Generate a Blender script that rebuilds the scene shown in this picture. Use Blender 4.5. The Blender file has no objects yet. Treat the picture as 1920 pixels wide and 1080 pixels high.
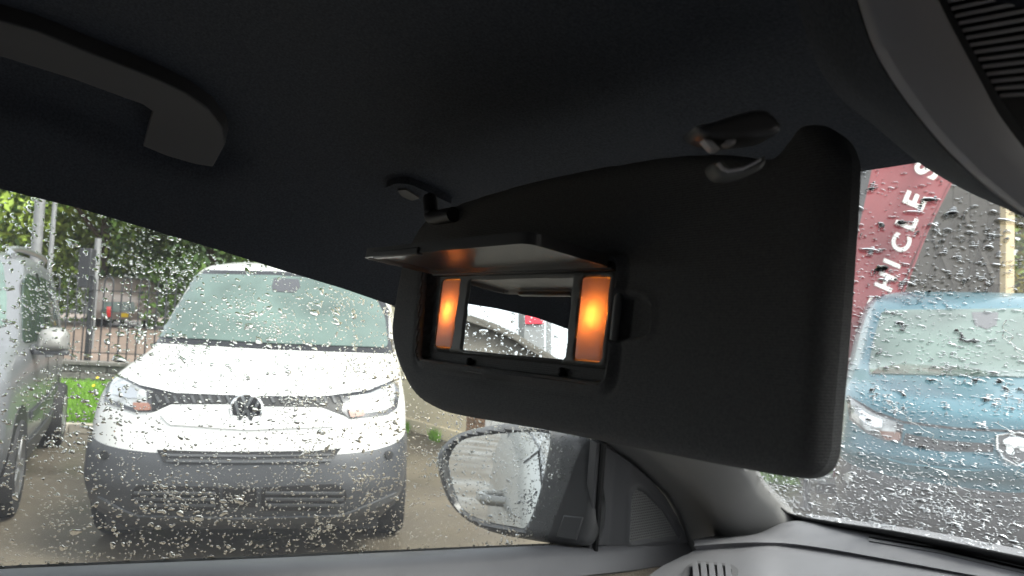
import bpy, bmesh, math, random
import numpy as np
from mathutils import Vector, Matrix
from mathutils.bvhtree import BVHTree
from mathutils.geometry import delaunay_2d_cdt

rnd = random.Random(7)
rng = np.random.default_rng(11)
scene = bpy.context.scene
col = scene.collection
R = math.radians

# ------------------------------------------------------------------ camera
# own-car frame: +X right, +Y forward, +Z up, ground at z = 0, camera above the origin
CAMZ = 1.36
F = 1387.0                       # focal length in pixels of a 1920 px wide picture
YAW, PITCH, ROLL = R(53.7), R(3.4), R(2.5)
FH = Vector((-math.sin(YAW), math.cos(YAW), 0))          # horizontal view direction
RH = Vector((math.cos(YAW), math.sin(YAW), 0))
FW = FH * math.cos(PITCH) + Vector((0, 0, math.sin(PITCH)))
U0 = RH.cross(FW)
RT = RH * math.cos(ROLL) + U0 * math.sin(ROLL)
UP = -RH * math.sin(ROLL) + U0 * math.cos(ROLL)
C = Vector((0, 0, CAMZ))
cam_d = bpy.data.cameras.new('camera')
cam_d.sensor_width = 36.0
cam_d.lens = 36.0 * F / 1920
cam_d.dof.use_dof = True            # a phone lens focused on the visor and the wet glass
cam_d.dof.focus_distance = 0.72
cam_d.dof.aperture_fstop = 13.0
cam_d.clip_start = 0.02
cam_d.clip_end = 1000
cam = bpy.data.objects.new('camera', cam_d)
M3 = Matrix((RT, UP, -FW)).transposed()
cam.matrix_world = Matrix.Translation(C) @ M3.to_4x4()
col.objects.link(cam)
scene.camera = cam

# ------------------------------------------------------------------ sky, sun, exposure
SUN_EL, SUN_AZ = R(55), R(62)     # azimuth from +Y towards +X (car frame)
world = bpy.data.worlds.new('World')
scene.world = world
world.use_nodes = True
nt = world.node_tree
for n in list(nt.nodes):
    nt.nodes.remove(n)
wo = nt.nodes.new('ShaderNodeOutputWorld')
bg = nt.nodes.new('ShaderNodeBackground')
sky = nt.nodes.new('ShaderNodeTexSky')
sky.sky_type = 'NISHITA'
sky.sun_disc = False
sky.sun_elevation = SUN_EL
sky.sun_rotation = SUN_AZ
sky.air_density = 1.0
sky.dust_density = 4.0
sky.ozone_density = 1.0
hs = nt.nodes.new('ShaderNodeHueSaturation')
hs.inputs['Saturation'].default_value = 0.25          # an overcast sky is nearly grey
bg.inputs['Strength'].default_value = 0.15
nt.links.new(sky.outputs[0], hs.inputs['Color'])
nt.links.new(hs.outputs[0], bg.inputs['Color'])
nt.links.new(bg.outputs[0], wo.inputs['Surface'])
sl = bpy.data.lights.new('sun', 'SUN')
sl.energy = 0.9
sl.angle = R(14)
sl.color = (1.0, 0.95, 0.86)
so = bpy.data.objects.new('sun', sl)
so.rotation_euler = (math.pi / 2 - SUN_EL, 0, math.pi - SUN_AZ)
so.location = (0, 0, 30)
col.objects.link(so)
scene.view_settings.view_transform = 'Standard'
scene.view_settings.look = 'None'
scene.view_settings.exposure = 1.95
scene.view_settings.gamma = 1
cy = scene.cycles
cy.max_bounces = 14
cy.transparent_max_bounces = 16
cy.transmission_bounces = 10
cy.glossy_bounces = 5
cy.diffuse_bounces = 4
cy.caustics_reflective = False
cy.caustics_refractive = False
cy.sample_clamp_indirect = 6.0
try:
    cy.use_denoising = True
except Exception:
    pass

# ------------------------------------------------------------------ rays
def ray(px, py):
    return FW + RT * ((px - 960) / F) - UP * ((py - 540) / F)
def at(px, py, d):
    return C + ray(px, py) * d
def onp(px, py, p0, n):
    r = ray(px, py)
    return C + r * ((p0 - C).dot(n) / r.dot(n))
def onx(px, py, x):
    return onp(px, py, Vector((x, 0, 0)), Vector((1, 0, 0)))
def ony(px, py, y):
    return onp(px, py, Vector((0, y, 0)), Vector((0, 1, 0)))
def onz(px, py, z):
    return onp(px, py, Vector((0, 0, z)), Vector((0, 0, 1)))
def hd(X, D, z):
    """point X m to the right of the view axis, D m ahead, z m above the ground"""
    return RH * X + FH * D + Vector((0, 0, z))
def proj(p):
    v = p - C
    d = v.dot(FW)
    return 960 + F * v.dot(RT) / d, 540 - F * v.dot(UP) / d

# ------------------------------------------------------------------ materials
MATS = {}
def mat(name, color, rough=0.5, metal=0.0, bump=None, var=None, coat=0.0, spec=0.5, wave=None, rvar=None):
    """bump=(scale, strength); var=(scale, amount) mottles the base colour; wave=(scale, strength) ribbed weave"""
    if name in MATS:
        return MATS[name]
    m = bpy.data.materials.new(name)
    m.use_nodes = True
    t = m.node_tree
    b = t.nodes['Principled BSDF']
    b.inputs['Base Color'].default_value = (*color, 1)
    b.inputs['Roughness'].default_value = rough
    b.inputs['Metallic'].default_value = metal
    b.inputs['Coat Weight'].default_value = coat
    b.inputs['Coat Roughness'].default_value = 0.05
    b.inputs['Specular IOR Level'].default_value = spec
    tc = t.nodes.new('ShaderNodeTexCoord')
    if var:
        n = t.nodes.new('ShaderNodeTexNoise')
        n.inputs['Scale'].default_value = var[0]
        n.inputs['Detail'].default_value = 6
        t.links.new(tc.outputs['Object'], n.inputs['Vector'])
        mr = t.nodes.new('ShaderNodeMapRange')
        mr.inputs['From Min'].default_value = 0.3
        mr.inputs['From Max'].default_value = 0.7
        mr.inputs['To Min'].default_value = 1 - var[1]
        mr.inputs['To Max'].default_value = 1 + var[1]
        t.links.new(n.outputs['Fac'], mr.inputs['Value'])
        mx = t.nodes.new('ShaderNodeVectorMath')
        mx.operation = 'SCALE'
        mx.inputs[0].default_value = color
        t.links.new(mr.outputs[0], mx.inputs['Scale'])
        t.links.new(mx.outputs[0], b.inputs['Base Color'])
    if rvar:
        n = t.nodes.new('ShaderNodeTexNoise')
        n.inputs['Scale'].default_value = rvar[0]
        n.inputs['Detail'].default_value = 4
        t.links.new(tc.outputs['Object'], n.inputs['Vector'])
        mr = t.nodes.new('ShaderNodeMapRange')
        mr.inputs['From Min'].default_value = 0.35
        mr.inputs['From Max'].default_value = 0.65
        mr.inputs['To Min'].default_value = rvar[1]
        mr.inputs['To Max'].default_value = rvar[2]
        t.links.new(n.outputs['Fac'], mr.inputs['Value'])
        t.links.new(mr.outputs[0], b.inputs['Roughness'])
    last = None
    if bump:
        n = t.nodes.new('ShaderNodeTexNoise')
        n.inputs['Scale'].default_value = bump[0]
        n.inputs['Detail'].default_value = 3
        t.links.new(tc.outputs['Object'], n.inputs['Vector'])
        bp = t.nodes.new('ShaderNodeBump')
        bp.inputs['Strength'].default_value = bump[1]
        bp.inputs['Distance'].default_value = 0.002
        t.links.new(n.outputs['Fac'], bp.inputs['Height'])
        last = bp
    if wave:
        w = t.nodes.new('ShaderNodeTexWave')
        w.bands_direction = 'Z'
        w.inputs['Scale'].default_value = wave[0]
        w.inputs['Distortion'].default_value = 0.6
        w.inputs['Detail'].default_value = 1
        t.links.new(tc.outputs['Object'], w.inputs['Vector'])
        bp = t.nodes.new('ShaderNodeBump')
        bp.inputs['Strength'].default_value = wave[1]
        bp.inputs['Distance'].default_value = 0.001
        t.links.new(w.outputs['Fac'], bp.inputs['Height'])
        if last:
            t.links.new(last.outputs[0], bp.inputs['Normal'])
        last = bp
    if last:
        t.links.new(last.outputs[0], b.inputs['Normal'])
    MATS[name] = m
    return m

M = {}
M['headliner'] = mat('charcoal_headlining', (0.088, 0.096, 0.112), 0.95, bump=(900, 0.25), var=(500, 0.25), spec=0.2)
M['visor'] = mat('visor_fabric', (0.155, 0.155, 0.157), 0.9, bump=(800, 0.2), var=(700, 0.15), spec=0.2, wave=(220, 0.2))
M['blackplastic'] = mat('black_plastic', (0.022, 0.022, 0.024), 0.45, bump=(1500, 0.08))
M['satin'] = mat('satin_black_plastic', (0.08, 0.08, 0.082), 0.32, bump=(900, 0.05))
M['bezel'] = mat('grained_grey_plastic', (0.14, 0.14, 0.135), 0.5, bump=(1500, 0.12))
M['greytrim'] = mat('grey_pillar_trim', (0.22, 0.218, 0.215), 0.62, bump=(1200, 0.12), var=(9, 0.05))
M['darktrim'] = mat('dark_grey_trim', (0.10, 0.10, 0.105), 0.55, bump=(1200, 0.1))
M['dash'] = mat('dashboard_grain', (0.135, 0.135, 0.145), 0.55, bump=(1400, 0.15), var=(12, 0.06))
M['seal'] = mat('rubber_seal', (0.008, 0.008, 0.009), 0.6)
M['tan'] = mat('tan_melange_cloth', (0.36, 0.31, 0.25), 0.95, bump=(700, 0.4), var=(420, 0.3), spec=0.2)
M['console'] = mat('console_grey', (0.62, 0.61, 0.635), 0.6, bump=(1300, 0.08))
M['chrome'] = mat('chrome', (0.8, 0.8, 0.8), 0.12, 1.0)
M['mirror'] = mat('mirror_glass', (0.86, 0.88, 0.88), 0.004, 1.0)
M['white'] = mat('white_paint', (0.66, 0.66, 0.645), 0.3, coat=0.6, var=(6, 0.02))
M['bumper'] = mat('bumper_plastic', (0.045, 0.047, 0.052), 0.42, bump=(400, 0.1), var=(5, 0.1))
M['bumperdark'] = mat('intake_black', (0.01, 0.01, 0.011), 0.5)
M['slat'] = mat('intake_slat', (0.06, 0.062, 0.066), 0.35)
M['carglass'] = mat('tinted_car_glass', (0.085, 0.125, 0.11), 0.03, coat=0.3, spec=0.5, var=(3, 0.3))
M['sideglass'] = mat('side_glass', (0.035, 0.05, 0.042), 0.05, spec=0.25, var=(3, 0.3))
M['frit'] = mat('black_glass_border', (0.01, 0.01, 0.012), 0.1)
M['lamp'] = mat('headlamp_lens', (0.42, 0.43, 0.43), 0.08, 0.35, coat=1.0, var=(14, 0.5))
M['lampdark'] = mat('headlamp_housing', (0.04, 0.04, 0.045), 0.2, coat=1.0)
M['amber'] = mat('amber_reflector', (0.24, 0.11, 0.075), 0.15, coat=1.0)
M['red'] = mat('red_lens', (0.8, 0.03, 0.03), 0.2, coat=1.0)
M['yellowplate'] = mat('yellow_plate', (0.75, 0.5, 0.03), 0.4)
M['tyre'] = mat('tyre_rubber', (0.015, 0.015, 0.016), 0.8, bump=(200, 0.2))
M['rim'] = mat('alloy_rim', (0.5, 0.5, 0.51), 0.3, 0.9)
M['silver'] = mat('silver_grey_paint', (0.17, 0.175, 0.185), 0.32, 0.35, coat=0.25)
M['teal'] = mat('teal_metallic_paint', (0.045, 0.14, 0.18), 0.3, 0.3, coat=0.35)
M['bronze'] = mat('brown_grey_paint', (0.26, 0.21, 0.18), 0.35, 0.3, coat=0.6)
M['ownpaint'] = mat('own_silver_paint', (0.26, 0.255, 0.24), 0.35, 0.3, coat=0.5)
M['asphalt'] = mat('wet_asphalt', (0.085, 0.072, 0.054), 0.5, bump=(60, 0.35), var=(1.3, 0.3), rvar=(0.9, 0.24, 0.75), spec=0.35)
M['road'] = mat('road_brown', (0.17, 0.125, 0.10), 0.6, bump=(60, 0.3), var=(1.5, 0.2))
M['kerb'] = mat('kerb_concrete', (0.34, 0.31, 0.26), 0.8, bump=(80, 0.3), var=(8, 0.2))
M['stone'] = mat('stone_wall', (0.16, 0.15, 0.135), 0.85, bump=(50, 0.5), var=(12, 0.35))
M['turf'] = mat('turf', (0.05, 0.11, 0.015), 0.9, bump=(40, 0.6), var=(5, 0.4))
M['grass'] = mat('grass_blade', (0.14, 0.30, 0.022), 0.6, var=(4, 0.35))
M['flower'] = mat('yellow_petals', (0.75, 0.55, 0.02), 0.6)
M['iron'] = mat('black_iron_paint', (0.025, 0.026, 0.03), 0.45)
M['steel'] = mat('galvanised_steel', (0.22, 0.225, 0.23), 0.5, 0.3, var=(5, 0.15))
M['bark'] = mat('bark', (0.07, 0.05, 0.035), 0.9, bump=(30, 0.6))
M['leafdark'] = mat('leaf_dark', (0.042, 0.09, 0.018), 0.6, var=(2, 0.3))
M['leafmid'] = mat('leaf_mid', (0.12, 0.22, 0.03), 0.6, var=(2, 0.3))
M['leafpale'] = mat('leaf_pale', (0.25, 0.35, 0.05), 0.6, var=(2, 0.3))
M['leafgold'] = mat('leaf_gold', (0.26, 0.22, 0.02), 0.6, var=(2, 0.3))
M['cream'] = mat('cream_render', (0.72, 0.62, 0.44), 0.85, bump=(120, 0.3), var=(1.5, 0.07))
M['brick'] = mat('brown_brick', (0.25, 0.15, 0.09), 0.85, bump=(60, 0.4), var=(20, 0.3))
M['whitewall'] = mat('white_wall', (0.78, 0.78, 0.77), 0.7, var=(3, 0.04))
M['cladding'] = mat('taupe_cladding', (0.115, 0.104, 0.09), 0.75, bump=(100, 0.2), var=(4, 0.12))
M['seam_and_reflection'] = mat('cladding_seam_and_reflection', (0.085, 0.077, 0.068), 0.8)  # dark backing behind the panel seams, also used for the reflection bars
M['post'] = mat('cream_post', (0.66, 0.53, 0.33), 0.7, var=(6, 0.08))
M['maroon'] = mat('maroon_flag_cloth', (0.20, 0.03, 0.038), 0.75, var=(3, 0.12))
M['lettering'] = mat('white_print', (0.82, 0.80, 0.76), 0.7)
M['orange'] = mat('orange_sign', (0.7, 0.25, 0.08), 0.6)
M['signred'] = mat('red_sign', (0.6, 0.03, 0.06), 0.5)
M['roofslate'] = mat('taupe_roof', (0.12, 0.11, 0.095), 0.8, bump=(30, 0.4), var=(6, 0.2))

def glass_pane(name, veil):
    """clear automotive glass: lets light straight through, mirrors at grazing angles, mixes in a thin translucent veil"""
    m = bpy.data.materials.new(name)
    m.use_nodes = True
    t = m.node_tree
    for n in list(t.nodes):
        t.nodes.remove(n)
    o = t.nodes.new('ShaderNodeOutputMaterial')
    tr = t.nodes.new('ShaderNodeBsdfTransparent')
    tr.inputs['Color'].default_value = (0.86, 0.90, 0.87, 1)
    gl = t.nodes.new('ShaderNodeBsdfGlossy')
    gl.inputs['Roughness'].default_value = 0.02
    fr = t.nodes.new('ShaderNodeFresnel')
    fr.inputs['IOR'].default_value = 1.35
    mx = t.nodes.new('ShaderNodeMixShader')
    t.links.new(fr.outputs[0], mx.inputs[0])
    t.links.new(tr.outputs[0], mx.inputs[1])
    t.links.new(gl.outputs[0], mx.inputs[2])
    tl = t.nodes.new('ShaderNodeBsdfTranslucent')
    tl.inputs['Color'].default_value = (0.85, 0.87, 0.88, 1)
    m2 = t.nodes.new('ShaderNodeMixShader')
    m2.inputs[0].default_value = veil
    t.links.new(mx.outputs[0], m2.inputs[1])
    t.links.new(tl.outputs[0], m2.inputs[2])
    t.links.new(m2.outputs[0], o.inputs['Surface'])
    return m
M['pane'] = glass_pane('side_window_glass', 0.042)
M['wsglass'] = glass_pane('windscreen_glass', 0.038)
def water_mat():
    m = bpy.data.materials.new('rain_water')
    m.use_nodes = True
    b = m.node_tree.nodes['Principled BSDF']
    b.inputs['Base Color'].default_value = (1, 1, 1, 1)
    b.inputs['Roughness'].default_value = 0.0
    b.inputs['IOR'].default_value = 1.33
    b.inputs['Transmission Weight'].default_value = 1.0
    return m
M['water'] = water_mat()
def lens_mat():
    m = bpy.data.materials.new('frosted_lamp_lens')
    m.use_nodes = True
    t = m.node_tree
    for n in list(t.nodes):
        t.nodes.remove(n)
    o = t.nodes.new('ShaderNodeOutputMaterial')
    tl = t.nodes.new('ShaderNodeBsdfTranslucent')
    tl.inputs['Color'].default_value = (0.80, 0.72, 0.70, 1)
    df = t.nodes.new('ShaderNodeBsdfPrincipled')
    df.inputs['Base Color'].default_value = (0.74, 0.67, 0.69, 1)
    df.inputs['Roughness'].default_value = 0.35
    mx = t.nodes.new('ShaderNodeMixShader')
    mx.inputs[0].default_value = 0.55
    t.links.new(tl.outputs[0], mx.inputs[1])
    t.links.new(df.outputs[0], mx.inputs[2])
    t.links.new(mx.outputs[0], o.inputs['Surface'])
    return m
M['lens'] = lens_mat()
def emit_mat(name, color, strength):
    m = bpy.data.materials.new(name)
    m.use_nodes = True
    b = m.node_tree.nodes['Principled BSDF']
    b.inputs['Emission Color'].default_value = (*color, 1)
    b.inputs['Emission Strength'].default_value = strength
    return m
M['bulb'] = emit_mat('glowing_bulb', (1.0, 0.27, 0.03), 140.0)
M['pocket'] = mat('lamp_pocket_white', (0.4, 0.37, 0.36), 0.6)

# ------------------------------------------------------------------ objects
def tag(o, label=None, cat=None, group=None, kind=None):
    if label: o['label'] = label
    if cat: o['category'] = cat
    if group: o['group'] = group
    if kind: o['kind'] = kind
    return o
def empty(name, loc, label, cat, group=None):
    o = bpy.data.objects.new(name, None)
    o.location = loc
    o.empty_display_size = 0.05
    col.objects.link(o)
    return tag(o, label, cat, group)
def link(o, parent):
    col.objects.link(o)
    if parent:
        o.parent = parent
        # world-space mesh under a placed parent: undo the parent's (chain of) translation
        loc = Vector((0, 0, 0)); p = parent
        while p:
            loc += p.location; p = p.parent
        o.location = -loc
    return o
def mesh(name, verts, faces, m, parent=None, smooth=None, bevel=0.0, seg=2, mats=None, fm=None):
    me = bpy.data.meshes.new(name)
    me.from_pydata([tuple(v) for v in verts], [], faces)
    me.update()
    for mm in (mats or [m]):
        me.materials.append(mm)
    if fm is not None:
        me.polygons.foreach_set('material_index', fm)
    o = bpy.data.objects.new(name, me)
    link(o, parent)
    if bevel:
        b = o.modifiers.new('bevel', 'BEVEL')
        b.width = bevel; b.segments = seg; b.limit_method = 'ANGLE'; b.angle_limit = R(35)
    if smooth is not None:
        me.shade_smooth()
        me.set_sharp_from_angle(angle=R(smooth))
    return o
def fixn(o):
    bm = bmesh.new(); bm.from_mesh(o.data)
    bmesh.ops.recalc_face_normals(bm, faces=bm.faces)
    bm.to_mesh(o.data); bm.free()
    return o
class MB:
    def __init__(s): s.v = []; s.f = []
    def add(s, vs, fs):
        k = len(s.v); s.v += [Vector(v) for v in vs]; s.f += [tuple(i + k for i in f) for f in fs]
    def box(s, c, ax, ay, az):
        """box from centre and three half-axis vectors"""
        vs = [c + ax * i + ay * j + az * k for k in (-1, 1) for j in (-1, 1) for i in (-1, 1)]
        s.add(vs, [(0, 2, 3, 1), (4, 5, 7, 6), (0, 1, 5, 4), (2, 6, 7, 3), (0, 4, 6, 2), (1, 3, 7, 5)])
    def tube(s, pts, r, n=8, cap=True, flat=None):
        pts = [Vector(p) for p in pts]
        rs = r if isinstance(r, (list, tuple)) else [r] * len(pts)
        k = len(s.v)
        for i, p in enumerate(pts):
            d = (pts[min(i + 1, len(pts) - 1)] - pts[max(i - 1, 0)]).normalized()
            a = d.cross(Vector((0, 0, 1)))
            if a.length < 1e-3: a = d.cross(Vector((1, 0, 0)))
            a.normalize(); b = d.cross(a).normalized()
            for j in range(n):
                t = 2 * math.pi * j / n
                s.v.append(p + a * (rs[i] * math.cos(t)) + b * (rs[i] * math.sin(t)))
        for i in range(len(pts) - 1):
            for j in range(n):
                q = k + i * n
                s.f.append((q + j, q + (j + 1) % n, q + n + (j + 1) % n, q + n + j))
        if cap:
            s.f.append(tuple(k + j for j in range(n))[::-1])
            s.f.append(tuple(k + (len(pts) - 1) * n + j for j in range(n)))
    def build(s, name, m, parent=None, smooth=40, bevel=0.0):
        return fixn(mesh(name, s.v, s.f, m, parent, smooth, bevel))
def loft(name, rails, m, parent=None, smooth=50, sub=None, thick=0.0):
    """surface through a list of rails (each a list of points of the same length)"""
    n = len(rails[0]); vs = [p for r_ in rails for p in r_]
    fs = [(i * n + j, i * n + j + 1, (i + 1) * n + j + 1, (i + 1) * n + j) for i in range(len(rails) - 1) for j in range(n - 1)]
    o = mesh(name, vs, fs, m, parent, smooth)
    if thick:
        md = o.modifiers.new('solid', 'SOLIDIFY'); md.thickness = thick; md.offset = 0
    return o
def cat_rom(pts, n=6, closed=True):
    P = [np.array(p, float) for p in pts]; out = []
    N = len(P); rngi = range(N) if closed else range(N - 1)
    for i in rngi:
        g = (lambda k: P[k % N]) if closed else (lambda k: P[min(max(k, 0), N - 1)])
        p0, p1, p2, p3 = g(i - 1), g(i), g(i + 1), g(i + 2)
        for k in range(n):
            t = k / n
            out.append(0.5 * ((2 * p1) + (p2 - p0) * t + (2 * p0 - 5 * p1 + 4 * p2 - p3) * t * t + (3 * p1 - p0 - 3 * p2 + p3) * t ** 3))
    if not closed: out.append(P[-1])
    return [tuple(p) for p in out]
def rail(pts, n=8):
    return [Vector(p) for p in cat_rom([tuple(p) for p in pts], n, False)]
def roundpoly(pts, r, n=5):
    """polygon with rounded corners"""
    out = []; N = len(pts); P = [np.array(p, float) for p in pts]
    for i in range(N):
        a, b, c = P[i - 1], P[i], P[(i + 1) % N]
        u, v = a - b, c - b
        lu, lv = np.linalg.norm(u), np.linalg.norm(v)
        rr = min(r, lu * 0.45, lv * 0.45)
        p, q = b + u / lu * rr, b + v / lv * rr
        for k in range(n + 1):
            t = k / n
            out.append(tuple((1 - t) ** 2 * p + 2 * t * (1 - t) * b + t * t * q))
    return out
def sdf(P, poly):
    """signed distance (positive inside) of points P (n,2) to polygon"""
    P = np.asarray(P, float); A = np.array(poly, float); B = np.roll(A, -1, 0)
    d = np.full(len(P), 1e9); inside = np.zeros(len(P), bool)
    for a, b in zip(A, B):
        e = b - a; w = P - a
        t = np.clip((w @ e) / max(e @ e, 1e-18), 0, 1)
        d = np.minimum(d, np.hypot(*(w - t[:, None] * e).T))
        c = (a[1] > P[:, 1]) != (b[1] > P[:, 1])
        if abs(b[1] - a[1]) > 1e-15:
            inside ^= c & (P[:, 0] < (b[0] - a[0]) * (P[:, 1] - a[1]) / (b[1] - a[1]) + a[0])
    return np.where(inside, d, -d)
def densify(poly, step):
    out = []
    for i in range(len(poly)):
        a, b = np.array(poly[i], float), np.array(poly[(i + 1) % len(poly)], float)
        k = max(1, int(np.linalg.norm(b - a) / step))
        out += [tuple(a + (b - a) * j / k) for j in range(k)]
    return out
def fill2d(poly, step, holes=()):
    """triangulated polygon: returns (n,2) points, faces, number of outline points"""
    poly = densify(poly, step)
    A = np.array(poly)
    gx = np.arange(A[:, 0].min(), A[:, 0].max(), step)
    gy = np.arange(A[:, 1].min(), A[:, 1].max(), step)
    G = np.array([(x, y) for y in gy for x in gx])
    s = sdf(G, poly)
    pts = [Vector(p) for p in poly] + [Vector(p) for p in G[s > step * 0.45]]
    n = len(poly)
    v, e, f, ov, oe, of = delaunay_2d_cdt(pts, [(i, (i + 1) % n) for i in range(n)], [], 1, step * 1e-4)
    idx = [-1] * n
    bo = []
    mp = {}
    for i, o in enumerate(ov):
        for q in o:
            mp[q] = i
    bo = [mp[i] for i in range(n) if i in mp]
    return np.array([tuple(p) for p in v]), [tuple(q) for q in f], bo
def relief(name, poly, step, h, frame, m, parent, back=-0.01, smooth=50):
    """solid plate whose front is a height field over polygon 'poly' in frame (O, U, V, N)"""
    O, U, V, N = frame
    P, fs, bo = fill2d(poly, step)
    H = h(P)
    vs = [O + U * p[0] + V * p[1] + N * float(z) for p, z in zip(P, H)]
    k = len(vs)
    vs += [O + U * P[i][0] + V * P[i][1] + N * back for i in bo]
    fs = list(fs)
    for j in range(len(bo)):
        j2 = (j + 1) % len(bo)
        fs.append((bo[j], k + j, k + j2, bo[j2]))
    fs.append(tuple(k + j for j in range(len(bo))))
    return fixn(mesh(name, vs, fs, m, parent, smooth))
def bvh_of(objs):
    vs, fs = [], []
    for o in objs:
        k = len(vs)
        loc = Vector((0, 0, 0)); p = o
        while p:
            loc += p.location; p = p.parent
        vs += [v.co + loc for v in o.data.vertices]
        fs += [tuple(i + k for i in q.vertices) for q in o.data.polygons]
    return BVHTree.FromPolygons(vs, fs)
def patch(name, poly, bvh, m, parent, off=0.006, th=0.02, step=7, smooth=60, rounded=0):
    """panel laid on a curved body: outline traced on it, stands 'off' proud of it and is 'th' thick"""
    if rounded: poly = roundpoly(poly, rounded)
    P, fs, bo = fill2d(poly, step)
    hits = []
    for p in P:
        d = ray(*p).normalized()
        h = bvh.ray_cast(C, d)
        hits.append((h[0], h[1] if h[1] is None or h[1].dot(d) < 0 else -h[1], d))
    ok = [h for h in hits if h[0] is not None]
    if not ok: return None
    vs = []; ns = []
    for h, n, d in hits:
        if h is None:
            ds = sum((q[0] - C).length for q in ok) / len(ok)
            q = C + d * ds
            q = bvh.find_nearest(q); h, n = q[0], q[1]
            if n.dot(d) > 0: n = -n
        vs.append(h + n * off); ns.append(n)
    k = len(vs)
    vs += [vs[i] - ns[i] * th for i in bo]
    fs = list(fs)
    for j in range(len(bo)):
        j2 = (j + 1) % len(bo)
        fs.append((bo[j], k + j, k + j2, bo[j2]))
    return fixn(mesh(name, vs, fs, m, parent, smooth))
def sphere(name, c, r, m, parent, squash=(1, 1, 1), seg=14):
    bm = bmesh.new()
    bmesh.ops.create_uvsphere(bm, u_segments=seg, v_segments=max(6, seg // 2), radius=1)
    for v in bm.verts:
        v.co = Vector((v.co.x * r * squash[0], v.co.y * r * squash[1], v.co.z * r * squash[2])) + c
    me = bpy.data.meshes.new(name); bm.to_mesh(me); bm.free()
    me.materials.append(m); me.shade_smooth()
    return link(bpy.data.objects.new(name, me), parent)
def disc_stack(mb, c, axis, prof, n=28):
    """lathe round 'axis' through c: prof = [(radius, offset)]"""
    axis = axis.normalized()
    a = axis.cross(Vector((0, 0, 1)))
    if a.length < 1e-3: a = Vector((1, 0, 0))
    a.normalize(); b = axis.cross(a)
    k = len(mb.v)
    for r, o in prof:
        for j in range(n):
            t = 2 * math.pi * j / n
            mb.v.append(c + axis * o + a * (r * math.cos(t)) + b * (r * math.sin(t)))
    for i in range(len(prof) - 1):
        for j in range(n):
            q = k + i * n
            mb.f.append((q + j, q + (j + 1) % n, q + n + (j + 1) % n, q + n + j))

# ================================================================== THE OUTSIDE
# ------------------------------------------------------------------ ground
def sheet(name, pts, m, kind='structure', parent=None):
    o = mesh(name, pts, [tuple(range(len(pts)))], m, parent)
    if kind: o['kind'] = kind
    return o
g = 120
sheet('ground', [(-g, -g, 0), (g, -g, 0), (g, g, 0), (-g, g, 0)], M['asphalt'])
# grass bank rising to the fence, raised road beyond it
def bank(name, X0, X1, prof, m):
    vs = []; nx = 14
    for i in range(nx + 1):
        X = X0 + (X1 - X0) * i / nx
        for D, z in prof:
            vs.append(hd(X, D, z))
    k = len(prof)
    fs = [(i * k + j, (i + 1) * k + j, (i + 1) * k + j + 1, i * k + j + 1) for i in range(nx) for j in range(k - 1)]
    o = mesh(name, vs, fs, m, None, 60); o['kind'] = 'structure'
    return o
bank('grass_bank', -14, -1.9, [(8.55, 0.02), (8.6, 0.10), (9.4, 0.22), (10.7, 0.36), (11.0, 0.36)], M['turf'])
bank('raised_road', -45, 14, [(11.0, 0.30), (11.4, 0.50), (15, 0.85), (19, 1.0), (30, 1.05), (60, 1.3)], M['road'])
kb = MB()
for i in range(14):
    kb.box(hd(-14.6 + i * 0.92, 8.5, 0.055), RH * 0.452, FH * 0.06, Vector((0, 0, 0.055)))
kerb = kb.build('kerb', M['kerb'], None, 40, 0.01); kerb['kind'] = 'structure'
# grass blades on the bank
def blades(name, n, Xr, Dr, zf, hgt, m, hmin=0.04):
    X = rng.uniform(*Xr, n); D = rng.uniform(*Dr, n)
    Z = np.array([zf(d) for d in D])
    H = rng.uniform(hmin, hgt, n); a = rng.uniform(0, 2 * np.pi, n); w = rng.uniform(0.003, 0.007, n)
    le = rng.normal(0, 0.035, (n, 2))
    rh = np.array(RH[:]); fh = np.array(FH[:]); z = np.array((0, 0, 1.0))
    base = X[:, None] * rh + D[:, None] * fh + Z[:, None] * z
    side = np.cos(a)[:, None] * rh + np.sin(a)[:, None] * fh
    tip = base + H[:, None] * z + le[:, :1] * rh + le[:, 1:] * fh
    mid = base * 0.45 + tip * 0.55 - (le[:, :1] * rh + le[:, 1:] * fh) * 0.15
    v = np.stack([base - side * w[:, None], base + side * w[:, None], mid + side * w[:, None] * 0.8, mid - side * w[:, None] * 0.8, tip], 1).reshape(-1, 3)
    f = []
    for i in range(n):
        k = i * 5
        f += [(k, k + 1, k + 2, k + 3), (k + 3, k + 2, k + 4)]
    o = mesh(name, v, f, m)
    return tag(o, kind='stuff')
zb = lambda d: float(np.interp(d, [8.55, 8.6, 9.4, 10.7, 11], [0.02, 0.1, 0.22, 0.36, 0.36]))
gr = blades('grass', 16000, (-6.6, -4.4), (8.6, 10.45), zb, 0.16, M['grass'])
tag(gr, 'short bright green grass on the bank below the railings', 'grass')
fl = MB()
for i in range(28):
    X, D = rnd.uniform(-6.5, -4.5), rnd.uniform(8.8, 10.4)
    c = hd(X, D, zb(D) + rnd.uniform(0.08, 0.2))
    disc_stack(fl, c, Vector((rnd.uniform(-.5, .5), rnd.uniform(-.5, .5), 1)) - FH * 0.6, [(0.0, 0.0), (0.02, 0.004), (0.018, -0.004), (0, -0.004)], 7)
tag(fl.build('dandelion_flowers', M['flower']), 'small yellow flowers dotted through the bank grass', 'flowers', kind='stuff')

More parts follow.
